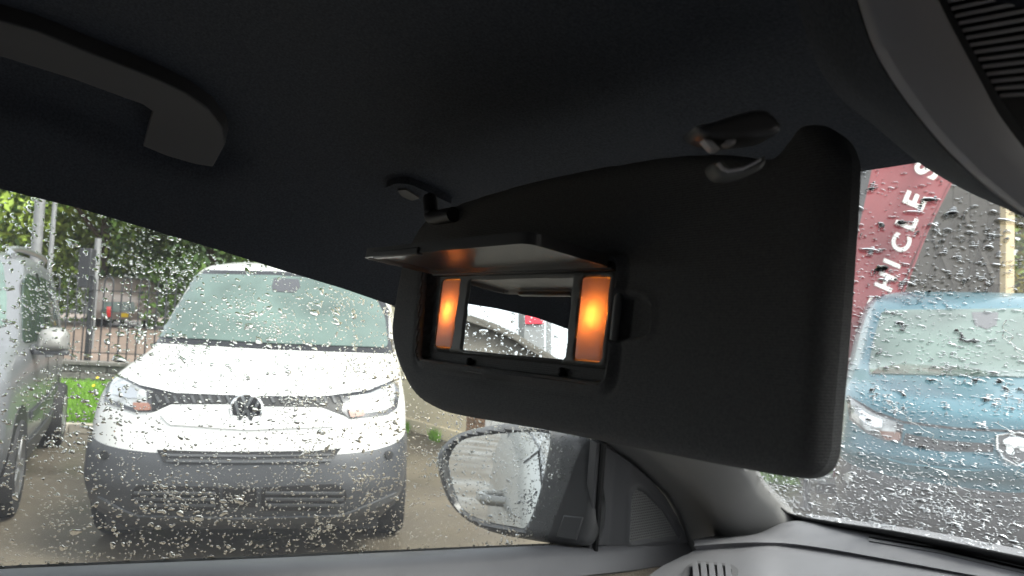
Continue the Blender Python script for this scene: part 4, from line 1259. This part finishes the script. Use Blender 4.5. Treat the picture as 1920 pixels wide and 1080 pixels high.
for sx in (-1, 1):
    for y in ((-1.2,) if sx < 0 else (-1.2, -0.35)):
        b = MB(); b.box(Vector((sx * 0.87, y, 1.32)), Vector((0.03, 0, 0)), Vector((0, 0.09, 0)), Vector((sx * -0.07, 0, 0.30))); b.build('door_pillar', M['headliner'], cabin, 40, 0.01)
b = MB()
for x in (-0.42, 0.42):
    b = MB()
    b.box(Vector((x, -0.62, 0.95)), Vector((0.24, 0, 0)), Vector((0, 0.06, 0)), Vector((0, -0.12, 0.34)))
    b.box(Vector((x, -0.35, 0.60)), Vector((0.25, 0, 0)), Vector((0, 0.28, 0)), Vector((0, 0, 0.07)))
    b.box(Vector((x, -0.78, 1.40)), Vector((0.13, 0, 0)), Vector((0, 0.05, 0)), Vector((0, -0.02, 0.09)))
    b.build('seat', M['headliner'], cabin, 40, 0.03)
# bonnet ahead of the windscreen
bl = []
for y, z, w in ((1.16, 1.0, 0.80), (1.3, 1.01, 0.80), (1.5, 0.995, 0.80), (1.7, 0.97, 0.79), (1.9, 0.925, 0.76), (2.0, 0.87, 0.73), (2.05, 0.75, 0.72)):
    bl.append([Vector((x, y - 0.25 * (abs(x) / w) ** 3 * (y > 1.6), z - 0.05 * (abs(x) / w) ** 3)) for x in np.linspace(-w, w, 25)])
loft('bonnet', bl, M['ownpaint'], cabin, 50)

# ---- door mirror
dmc = at(930, 900, 1.27)
nd = Vector((0.01, -0.985, -0.11)).normalized()
inc = (dmc - C).normalized()
nm = (nd - inc).normalized()
dm = empty('door_mirror', dmc, 'black door mirror reflecting the flank of the own car, outside the wet side window', 'door mirror')
um = Vector((0, 0, 1)).cross(nm).normalized(); vm = nm.cross(um)
def mir2(px, py):
    q = onp(px, py, dmc, nm) - dmc
    return q.dot(um), q.dot(vm)
shell_px = [(818, 863), (832, 830), (862, 811), (914, 799), (966, 795), (1040, 806), (1110, 824), (1126, 845), (1122, 952), (1112, 1014), (1079, 1026), (986, 1014), (911, 997), (859, 966), (832, 925)]
glass_px = [(842, 863), (862, 829), (900, 817), (986, 810), (1022, 812), (1032, 824), (1017, 904), (1003, 952), (986, 988), (965, 987), (917, 978), (872, 957), (850, 915)]
sh2 = cat_rom([mir2(*p) for p in shell_px], 4); gl2 = cat_rom([mir2(*p) for p in glass_px], 4)
def hmir(P):
    s1 = sdf(P, sh2); s2 = sdf(P, gl2)
    h = 0.022 * (np.sqrt(np.clip(1 - (1 - np.clip(s1 / 0.022, 0, 1)) ** 2, 0, 1)) - 1) + 0.012
    h = np.where(s2 > -0.004, np.minimum(h, 0.012 - 0.016 * np.clip((s2 + 0.004) / 0.004, 0, 1)), h)
    return h
relief('housing', sh2, 0.005, hmir, (dmc, um, vm, nm), M['satin'], dm, -0.03)
nb = len(sh2); b = MB()
for k_, (sc, o_) in enumerate(((1.0, -0.01), (1.0, -0.04), (0.92, -0.08), (0.7, -0.115), (0.35, -0.13))):
    for x, y in sh2: b.v.append(dmc + um * x * sc + vm * y * sc + nm * o_)
for k_ in range(4):
    for j in range(nb):
        b.f.append((k_ * nb + j, k_ * nb + (j + 1) % nb, (k_ + 1) * nb + (j + 1) % nb, (k_ + 1) * nb + j))
b.f.append(tuple(4 * nb + j for j in range(nb)))
b.build('back_cover', M['satin'], dm, 60)
b = MB(); prism(b, [dmc + nm * 0.0005 + um * x + vm * y for x, y in gl2], nm * -0.004)
b.build('mirror_glass', M['mirror'], dm, 40)
b = MB(); prism(b, [onp(*p, dmc + nm * 0.014, nm) for p in [(1056, 966), (1094, 970), (1080, 1014), (1042, 1008)]], nm * -0.006); b.build('trim_plate', M['satin'], dm, 40, 0.002)
b = MB(); b.tube([onw(1120, 985, -0.03), onp(1080, 985, dmc, nm) - nm * 0.04], [0.035, 0.03], 10); b.build('arm', M['satin'], dm)

# ---- overhead console at the top right
oc = empty('overhead_console', at(1750, 150, 0.4), 'grey curved overhead console with ribbed black tray in the top right corner', 'overhead console')
Apx = [(1250, -160), (1330, -60), (1440, 60), (1550, 175), (1640, 238), (1720, 303), (1800, 352), (1880, 388), (1980, 425), (2200, 480)]
Bpx = [(1560, -160), (1590, -60), (1607, 5), (1645, 110), (1720, 220), (1800, 308), (1880, 375), (1960, 428), (2060, 480), (2250, 540)]
Cpx = [(1700, -160), (1738, -60), (1762, 5), (1792, 65), (1835, 145), (1880, 225), (1960, 325), (2060, 430), (2150, 490), (2300, 560)]
Dpx = [(1716, -160), (1754, -60), (1778, 5), (1808, 65), (1853, 145), (1898, 218), (1980, 315), (2080, 420), (2170, 480), (2320, 550)]
def dr(px, d): return rail([at(x, y, dd) for (x, y), dd in zip(px, d if isinstance(d, list) else [d] * len(px))], 6)
Ar = dr(Apx, [.47, .47, .46, .45, .445, .44, .43, .42, .41, .40]); Br = dr(Bpx, 0.31); Cr = dr(Cpx, 0.305); Dr_ = dr(Dpx, 0.315)
def mid(a, b, t, push=0.0): return [p.lerp(q, t) + (C - p).normalized() * push for p, q in zip(a, b)]
loft('flank', [[p + Vector((0, 0.02, 0.03)) for p in Ar], Ar, mid(Ar, Br, .25, .012), mid(Ar, Br, .6, .016), mid(Ar, Br, .9, .004), Br], M['headliner'], oc, 60)
loft('frame', [[p - (C - p).normalized() * .012 for p in Br], mid(Br, Cr, .02, .001), mid(Br, Cr, .15, .006), mid(Br, Cr, .6, .007), mid(Br, Cr, .92, .003), Cr, [p - (C - p).normalized() * .012 for p in Cr]], M['console'], oc, 60)
loft('inner_lip', [[p - (C - p).normalized() * .006 for p in Cr], Dr_, [p - (C - p).normalized() * .03 for p in Dr_]], M['blackplastic'], oc, 60)
Er = dr([(x + 500, y - 120) for x, y in Dpx], 0.335)
tray = loft('tray', [[p - (C - p).normalized() * .028 for p in Dr_], [p - (C - p).normalized() * .01 for p in Er]], M['seal'], oc, 60)
rp = {}
for i in range(16):
    f_ = (i - 4) / 10.0
    x0 = 1781 + f_ * 92; y0 = 30 + f_ * 136
    x0 = float(np.interp(y0, [-60, 5, 65, 145, 218], [1756, 1780, 1810, 1855, 1900]))
    sl_ = -0.25 + 0.012 * i
    b = MB(); p0 = at(x0 - 3, y0, 0.333); p1 = at(x0 + 330, y0 + sl_ * 330, 0.325)
    d_ = (p1 - p0) / 2; up_ = d_.normalized().cross((C - p0).normalized())
    b.box((p0 + p1) / 2, d_, up_ * 0.0011, (C - p0).normalized() * 0.004)
    b.build('rib', M['console'], tray, 30, 0.0006)

# ---- sun visor
VT = R(8)
VN = Vector((0, -math.cos(VT), math.sin(VT))); VU = Vector((1, 0, 0)); VV = Vector((0, -math.sin(VT), -math.cos(VT)))
VO = Vector((-0.4, 0.32, 1.40))
def vis(px, py, off=0.0):
    q = onp(px, py, VO + VN * off, VN) - VO
    return (q.dot(VU), q.dot(VV))
def v3(u, v, h=0.0): return VO + VU * u + VV * v + VN * h
visor = empty('sun_visor', v3(0.0, -0.08), 'folded down black fabric sun visor with open lid, vanity mirror and two lit orange lamps', 'sun visor')
vo_px = [(752, 480), (742, 520), (733, 570), (727, 625), (738, 680), (765, 735), (800, 762), (850, 777), (1000, 803), (1200, 843), (1400, 882), (1474, 893), (1512, 884), (1533, 852), (1541, 780), (1560, 560), (1576, 330), (1576, 285), (1563, 250), (1538, 228), (1510, 222), (1484, 232), (1465, 258), (1430, 288), (1330, 280), (1200, 292), (1000, 332), (850, 378), (790, 410)]
vout = cat_rom([vis(*p) for p in vo_px], 5)
Q1 = roundpoly([vis(*p) for p in [(797, 496), (1166, 482), (1140, 728), (783, 678)]], 0.010)
Q2 = roundpoly([vis(*p) for p in [(818, 508), (1150, 502), (1128, 690), (803, 656)]], 0.006)
notch = roundpoly([vis(*p) for p in [(1148, 550), (1200, 552), (1222, 570), (1217, 626), (1195, 634), (1142, 640)]], 0.006)
LL = roundpoly([vis(*p) for p in [(823, 523), (856, 522), (838, 651), (808, 648)]], 0.003)
LR = roundpoly([vis(*p) for p in [(1084, 517), (1135, 517), (1118, 677), (1068, 672)]], 0.003)
MW = roundpoly([vis(*p) for p in [(873, 522), (1066, 517), (1050, 672), (857, 655)]], 0.003)
dimp = np.array(vis(935, 716))
sstep = lambda x: np.clip(x, 0, 1) ** 2 * (3 - 2 * np.clip(x, 0, 1))
def hvis(P):
    d = sdf(P, vout)
    h = 0.010 * (np.sqrt(np.clip(1 - (1 - np.clip(d / 0.013, 0, 1)) ** 2, 0, 1)) - 1)
    q = sdf(P, Q1)
    h += -0.002 * np.exp(-((q + 0.006) / 0.003) ** 2)               # soft valley round the frame
    h += 0.0034 * np.exp(-((q) / 0.0026) ** 2)                      # raised lip
    h += -0.009 * sstep((q - 0.0015) / 0.002)                       # recess
    h += -0.008 * sstep((np.maximum(sdf(P, LL), sdf(P, LR)) + 0.001) / 0.001)
    nn = sdf(P, notch)
    h += np.where(q < 0.001, -0.0055 * sstep((nn + 0.0005) / 0.0025) + 0.0016 * np.exp(-((nn + 0.002) / 0.0018) ** 2), 0)
    e = (P - dimp) / np.array((0.036, 0.011))
    h += np.where(q < -0.003, -0.0035 * np.exp(-(e ** 2).sum(1)), 0)
    return h
vp = relief('panel', vout, 0.0021, hvis, (VO, VU, VV, VN), M['visor'], visor, -0.018, 60)
def hbez(P):
    d = sdf(P, Q2)
    h = -0.0035 + 0.003 * (np.sqrt(np.clip(1 - (1 - np.clip(d / 0.0035, 0, 1)) ** 2, 0, 1)) - 1)
    w = np.maximum(sdf(P, MW), np.maximum(sdf(P, LL), sdf(P, LR)))
    h += -0.0022 * sstep((w + 0.0008) / 0.001)
    h += np.where(np.maximum(sdf(P, LL), sdf(P, LR)) > 0.0005, -0.008, 0)
    return h
# bezel with real openings is cut from the same outline: frame ring pieces round mirror and lamps
bz = relief('mirror_bezel', Q2, 0.0016, hbez, (VO, VU, VV, VN), M['bezel'], visor, -0.0165, 60)
b = MB(); prism(b, [v3(u, v, -0.0050) for u, v in MW], VN * -0.0015); b.build('vanity_mirror', M['mirror'], visor, 40)
for Lp, lab in ((LL, None), (LR, None)):
    A_ = np.array(Lp); c2 = A_.mean(0)
    def hl_(P, Lp=Lp):
        d = sdf(P, Lp)
        return -0.0035 + 0.0012 * (np.sqrt(np.clip(1 - (1 - np.clip(d / 0.0022, 0, 1)) ** 2, 0, 1)) - 1)
    ln = relief('lamp_lens', [tuple(c2 + (np.array(p) - c2) * 0.985) for p in Lp], 0.002, hl_, (VO, VU, VV, VN), M['lens'], visor, -0.0052, 60)
    b = MB(); prism(b, [v3(*(c2 + (np.array(p) - c2) * 0.97), -0.0138) for p in Lp], VN * -0.0006); b.build('reflector', M['pocket'], ln)
    cc = c2 + np.array((0, -0.002))
    sphere('bulb', v3(cc[0], cc[1], -0.0098), 0.0020, M['bulb'], ln, seg=12)
for p in ((868, 676), (1040, 695)):
    u, v = vis(*p); sphere('rubber_stop', v3(u, v, -0.006), 0.0032, M['seal'], visor, seg=10)
b = MB(); fr_ = [v3(u, v, -0.0005) for u, v in Q1] ; fr_.append(fr_[0]); b.tube(fr_, 0.0027, 8, False)
b.build('mirror_frame', mat('frame_plastic', (0.24, 0.24, 0.235), 0.32, bump=(900, 0.05)), visor, 60)
# lid: hinge line on the panel, opened towards the driver
HLp, HRp = v3(*vis(814, 506)), v3(*vis(1152, 490))
best = None
for L_ in np.linspace(0.05, 0.13, 81):
    for ph in np.radians(np.linspace(-60, 80, 141)):
        d_ = Vector((0, -math.cos(ph), math.sin(ph))) * L_
        e_ = 0
        for h_, t_ in ((HLp, (672, 474)), (HRp, (1000, 442))):
            q = proj(h_ + d_); e_ += (q[0] - t_[0]) ** 2 + (q[1] - t_[1]) ** 2
        if best is None or e_ < best[0]: best = (e_, L_, ph)
print('LID', best)
_, L_, ph = best
ld = Vector((0, -math.cos(ph), math.sin(ph))); lu = (HRp - HLp); lw_ = lu.length; lu.normalize(); ln_ = lu.cross(ld).normalized()
if ln_.z > 0: ln_ = -ln_                                            # underside normal
lpoly = roundpoly([(0, 0), (lw_, 0), (lw_, L_), (0, L_)], 0.010)
def hlid(P):
    d = sdf(P, lpoly)
    h = 0.0042 - 0.0032 * sstep((d - 0.003) / 0.0015)
    return h
lid = relief('lid', lpoly, 0.002, hlid, (HLp, lu, ld, ln_), M['satin'], visor, -0.003, 50)
b = MB(); b.box(HLp + lu * lw_ * .5 + ld * 0.001 - Vector((0, -.003, 0.003)), lu * lw_ * .5, ld * 0.004, ln_ * 0.003); b.build('lid_hinge', M['blackplastic'], visor, 40, 0.001)
b = MB(); b.box(HLp + lu * lw_ * .27 + ld * (L_ - 0.001) + ln_ * 0.003, lu * lw_ * .16, ld * 0.0026, ln_ * 0.0028); b.build('finger_grip', M['satin'], lid, 40, 0.001)
# pivot bracket (left) and the pin in the clip (right)
pvp = at(808, 385, 0.66)
b = MB(); b.tube(rail([at(806, 372, .67), at(808, 392, .66), at(812, 408, .655), at(850, 402, .62)], 5), 0.0065, 10); b.build('pivot_rod', M['blackplastic'], visor)
hb1 = bvh_of([hl_o])
pl = patch('pivot_bracket', [(723, 340), (745, 331), (770, 332), (800, 345), (850, 370), (846, 378), (818, 388), (800, 392), (770, 372), (735, 350)], hb1, M['headliner'], visor, 0.008, 0.008, 5, 40, rounded=6)
patch('screw_cover', [(748, 341), (765, 340), (790, 356), (775, 361), (756, 352)], hb1, M['bezel'], pl, 0.010, 0.004, 4, 40, rounded=3)
# clip on the headlining with a pin, and the moulded tab below it
cl = empty('visor_clip', at(1385, 240, 0.33), 'glossy black clip on the headlining holding the visor near its right end', 'clip')
cf = (at(1385, 240, 0.325), RT, -UP, -FW)
def cp(px, py): 
    q = onp(px, py, cf[0], FW) - cf[0]
    return (q.dot(RT), q.dot(-UP))
cb = cat_rom([cp(*p) for p in [(1302, 238), (1340, 228), (1390, 212), (1430, 206), (1455, 222), (1464, 240), (1450, 254), (1410, 262), (1360, 266), (1322, 258)]], 4)
relief('clip_body', cb, 0.0016, lambda P: 0.004 * np.sqrt(np.clip(1 - (1 - np.clip(sdf(P, cb) / 0.0025, 0, 1)) ** 2, 0, 1)) - 0.001, cf, M['satin'], cl, -0.02, 60)
for pts in ([(1318, 258), (1336, 262), (1354, 280), (1338, 281)], [(1360, 262), (1382, 258), (1381, 270), (1366, 272)]):
    b = MB(); prism(b, [onp(*p, cf[0] - FW * 0.002, FW) for p in pts], FW * 0.010); b.build('claw', M['console'], cl, 40, 0.0015)
tb2 = cat_rom([cp(*p) for p in [(1331, 318), (1336, 306), (1349, 304), (1358, 314), (1368, 318), (1395, 313), (1415, 304), (1428, 296), (1427, 312), (1410, 326), (1375, 336), (1345, 336)]], 4)
tf = (cf[0] - FW * 0.004, RT, -UP, -FW)
relief('pin_tab', tb2, 0.0012, lambda P: 0.004 * np.sqrt(np.clip(1 - (1 - np.clip(sdf(P, tb2) / 0.003, 0, 1)) ** 2, 0, 1)), tf, M['bezel'], visor, -0.012, 60)

lp_ = [(1345, 306), (1350, 303), (1358, 313), (1368, 317), (1395, 312), (1414, 303), (1428, 295), (1429, 300), (1414, 309), (1395, 318), (1367, 323), (1354, 318)]
b = MB(); prism(b, [onp(*p, cf[0] - FW * 0.0095, FW) for p in lp_], FW * 0.004); b.build('tab_lit_edge', M['console'], visor, 40, 0.0006)  # paler crescent stands in for the highlight along the tab's top edge
# ================================================================== RAIN ON THE GLASS
def drops(name, label, uv, rad, O, A, B, N, elong, edir, hk):
    """irregular water caps on the plane O + A u + B v, standing out along N"""
    n = len(rad); seg, rings = 11, 3
    th = np.linspace(0, 2 * np.pi, seg, endpoint=False)
    ph1, ph2 = rng.uniform(0, 6.28, (2, n)); a2 = rng.uniform(0, 0.22, n); a3 = rng.uniform(0, 0.16, n)
    shape = 1 + a2[:, None] * np.sin(2 * th + ph1[:, None]) + a3[:, None] * np.sin(3 * th + ph2[:, None])
    x = np.cos(th)[None] * shape * rad[:, None] * elong[:, None]; y = np.sin(th)[None] * shape * rad[:, None]
    c, s = np.cos(edir)[:, None], np.sin(edir)[:, None]
    X = x * c - y * s; Y = x * s + y * c
    lv = [(1.0, 0.0), (0.86, 0.42), (0.55, 0.82)]
    V = np.zeros((n, seg * rings + 2, 3))
    Av, Bv, Nv, Ov = (np.array(q[:]) for q in (A, B, N, O))
    base = Ov + uv[:, :1] * Av + uv[:, 1:] * Bv
    for k, (sc, hh) in enumerate(lv):
        V[:, k * seg:(k + 1) * seg] = base[:, None] + (X * sc)[..., None] * Av + (Y * sc)[..., None] * Bv + (hk * rad * hh)[:, None, None] * Nv
    V[:, -2] = base + (hk * rad)[:, None] * Nv
    V[:, -1] = base
    loc = []
    for k in range(rings - 1):
        for j in range(seg):
            a, b_, c_, d_ = k * seg + j, k * seg + (j + 1) % seg, (k + 1) * seg + (j + 1) % seg, (k + 1) * seg + j
            loc += [(a, b_, c_), (a, c_, d_)]
    ap, bs = seg * rings, seg * rings + 1
    for j in range(seg):
        loc.append(((rings - 1) * seg + j, (rings - 1) * seg + (j + 1) % seg, ap))
        loc.append(((j + 1) % seg, j, bs))
    loc = np.array(loc)
    nv = seg * rings + 2
    Fc = (loc[None] + (np.arange(n) * nv)[:, None, None]).reshape(-1, 3)
    me = bpy.data.meshes.new(name)
    me.vertices.add(n * nv); me.vertices.foreach_set('co', V.reshape(-1))
    me.loops.add(len(Fc) * 3); me.loops.foreach_set('vertex_index', Fc.reshape(-1).astype(np.int32))
    me.polygons.add(len(Fc)); me.polygons.foreach_set('loop_start', (np.arange(len(Fc)) * 3).astype(np.int32))
    me.update(calc_edges=True); me.validate()
    me.materials.append(M['water'])
    me.shade_smooth(); me.set_sharp_from_angle(angle=R(75))
    o = bpy.data.objects.new(name, me); col.objects.link(o)
    return tag(o, label, 'raindrops', 'rain on the car windows', 'stuff')
# side window: plane through WP0; outward normal -WN
sideN = -WN.normalized(); sA = Vector((0, 1, 0)); sB = sideN.cross(sA).normalized()
if sB.z < 0: sB = -sB
sO = WP0 + Vector((-0.0068, 0, 0))
def cluster(n, x0, x1, y0, y1, frac=0.5, k=120, sg_=0.012):
    a = np.stack([rng.uniform(x0, x1, n), rng.uniform(y0, y1, n)], 1)
    cc = np.stack([rng.uniform(x0, x1, k), rng.uniform(y0, y1, k)], 1)
    m_ = rng.random(n) < frac
    a[m_] = cc[rng.integers(0, k, m_.sum())] + rng.normal(0, sg_, (m_.sum(), 2))
    return a
n1 = 42000
uv = cluster(n1, -0.75, 0.98, -0.16, 0.46, 0.22)
rad = np.where(rng.random(n1) < 0.66, np.clip(rng.lognormal(math.log(0.00062), 0.35, n1), 0.0004, 0.0015), np.clip(rng.lognormal(math.log(0.00108), 0.42, n1), 0.0007, 0.0042))
ed = rng.normal(-0.5, 0.6, n1)
drops('side_window_raindrops', 'clear raindrops beaded over the outside of the passenger side window', uv, rad, sO, sA, sB, sideN, rng.uniform(1.0, 2.1, n1), ed, 0.62)
# windscreen
wA = Vector((1, 0, 0)); wB = Vector((0, wt.y - wb.y, wt.z - wb.z)).normalized()
n2 = 34000
uv = cluster(n2, -0.22, 0.85, -0.04, 0.78, 0.2)
rad = np.where(rng.random(n2) < 0.6, np.clip(rng.lognormal(math.log(0.00058), 0.35, n2), 0.0004, 0.0015), np.clip(rng.lognormal(math.log(0.00108), 0.45, n2), 0.0007, 0.0040))
drops('windscreen_raindrops', 'clear raindrops scattered over the outside of the windscreen', uv, rad, wb + WSN * 0.0068, wA, wB, WSN, rng.uniform(1.0, 2.3, n2), rng.normal(0.15, 0.5, n2), 0.66)
# thin runs of water down the windscreen
mb = MB()
for i in range(7):
    px, py = rnd.uniform(1590, 1910), rnd.uniform(560, 880)
    q = onws(px, py, -0.0068); pts = []
    L2 = rnd.uniform(0.05, 0.16); k_ = int(L2 / 0.006); xo = 0
    for j in range(k_):
        xo += rnd.gauss(0, 0.0030)
        pts.append(q - wB * 0.006 * j + wA * (xo + j * 0.0006))
    if len(pts) > 3:
        pts2 = rail(pts, 2)
        mb.tube(pts2, [rnd.uniform(0.0003, 0.0005) for _ in pts2], 6)
tag(mb.build('water_runs', M['water'], None, 60), 'thin meandering runs of water down the windscreen', 'water runs', 'rain on the car windows', 'stuff')
# ================================================================== WHAT THE VANITY MIRROR SEES (left rear of the car)
MP_ = v3(0, 0, -0.005)
def mirray(px, py):
    d = ray(px, py).normalized(); h = onp(px, py, MP_, VN)
    return h, d - VN * (2 * d.dot(VN))
def mirpt(px, py, hd_):
    """point seen in the vanity mirror at picture (px, py), hd_ metres away horizontally"""
    h, r = mirray(px, py); return h + r * (hd_ / math.hypot(r.x, r.y))
rb0 = [mirpt(*p, 7.0) for p in [(845, 582), (872, 591), (925, 609), (962, 626), (1003, 652), (1042, 674), (1062, 690)]]
rbd = empty('grey_roofed_shed', Vector((rb0[0].x, rb0[0].y, 0)), 'grey shed with a long sloping taupe roof, seen only in the vanity mirror', 'shed')
dirh = Vector((rb0[3].x, rb0[3].y, 0)).normalized()
b = MB(); top_ = rb0; bot_ = [Vector((p.x, p.y, min(p.z - 0.2, 0.0))) for p in top_]
prism(b, top_ + bot_[::-1], dirh * 3.0)
b.build('gable_wall', M['roofslate'], rbd)
b = MB(); prism(b, [p - dirh * .12 for p in top_] + [p - dirh * .12 - Vector((0, 0, 0.07)) for p in top_[::-1]], dirh * 3.2); b.build('roof', M['roofslate'], rbd)
def mbox(name, x0, x1, ya, yb2, dist, th, m, parent):
    pts = [mirpt(x0, ya, dist), mirpt(x1, ya, dist), mirpt(x1, yb2, dist), mirpt(x0, yb2, dist)]
    dh = Vector((pts[0].x, pts[0].y, 0)).normalized()
    b = MB(); prism(b, pts, dh * th); return b.build(name, m, parent)
sg2 = empty('sign_tower', Vector((mirpt(1000, 600, 14).x, mirpt(1000, 600, 14).y, 0)), 'grey tower with an orange and red sign band, seen only in the vanity mirror', 'building')
mbox('wall', 983, 1021, 566, 665, 14, 1.5, M['steel'], sg2)
mbox('orange_band', 987, 1020, 568, 589, 13.95, 0.1, M['orange'], sg2)
mbox('red_band', 985, 1020, 591, 607, 13.95, 0.1, M['signred'], sg2)
pp_ = mirpt(1030, 600, 12)
pl2 = empty('mirror_lamp_post', Vector((pp_.x, pp_.y, 0)), 'grey post beside the sign tower, seen only in the vanity mirror', 'post')
mbox('column', 1025, 1034, 560, 690, 12, 0.12, M['steel'], pl2)
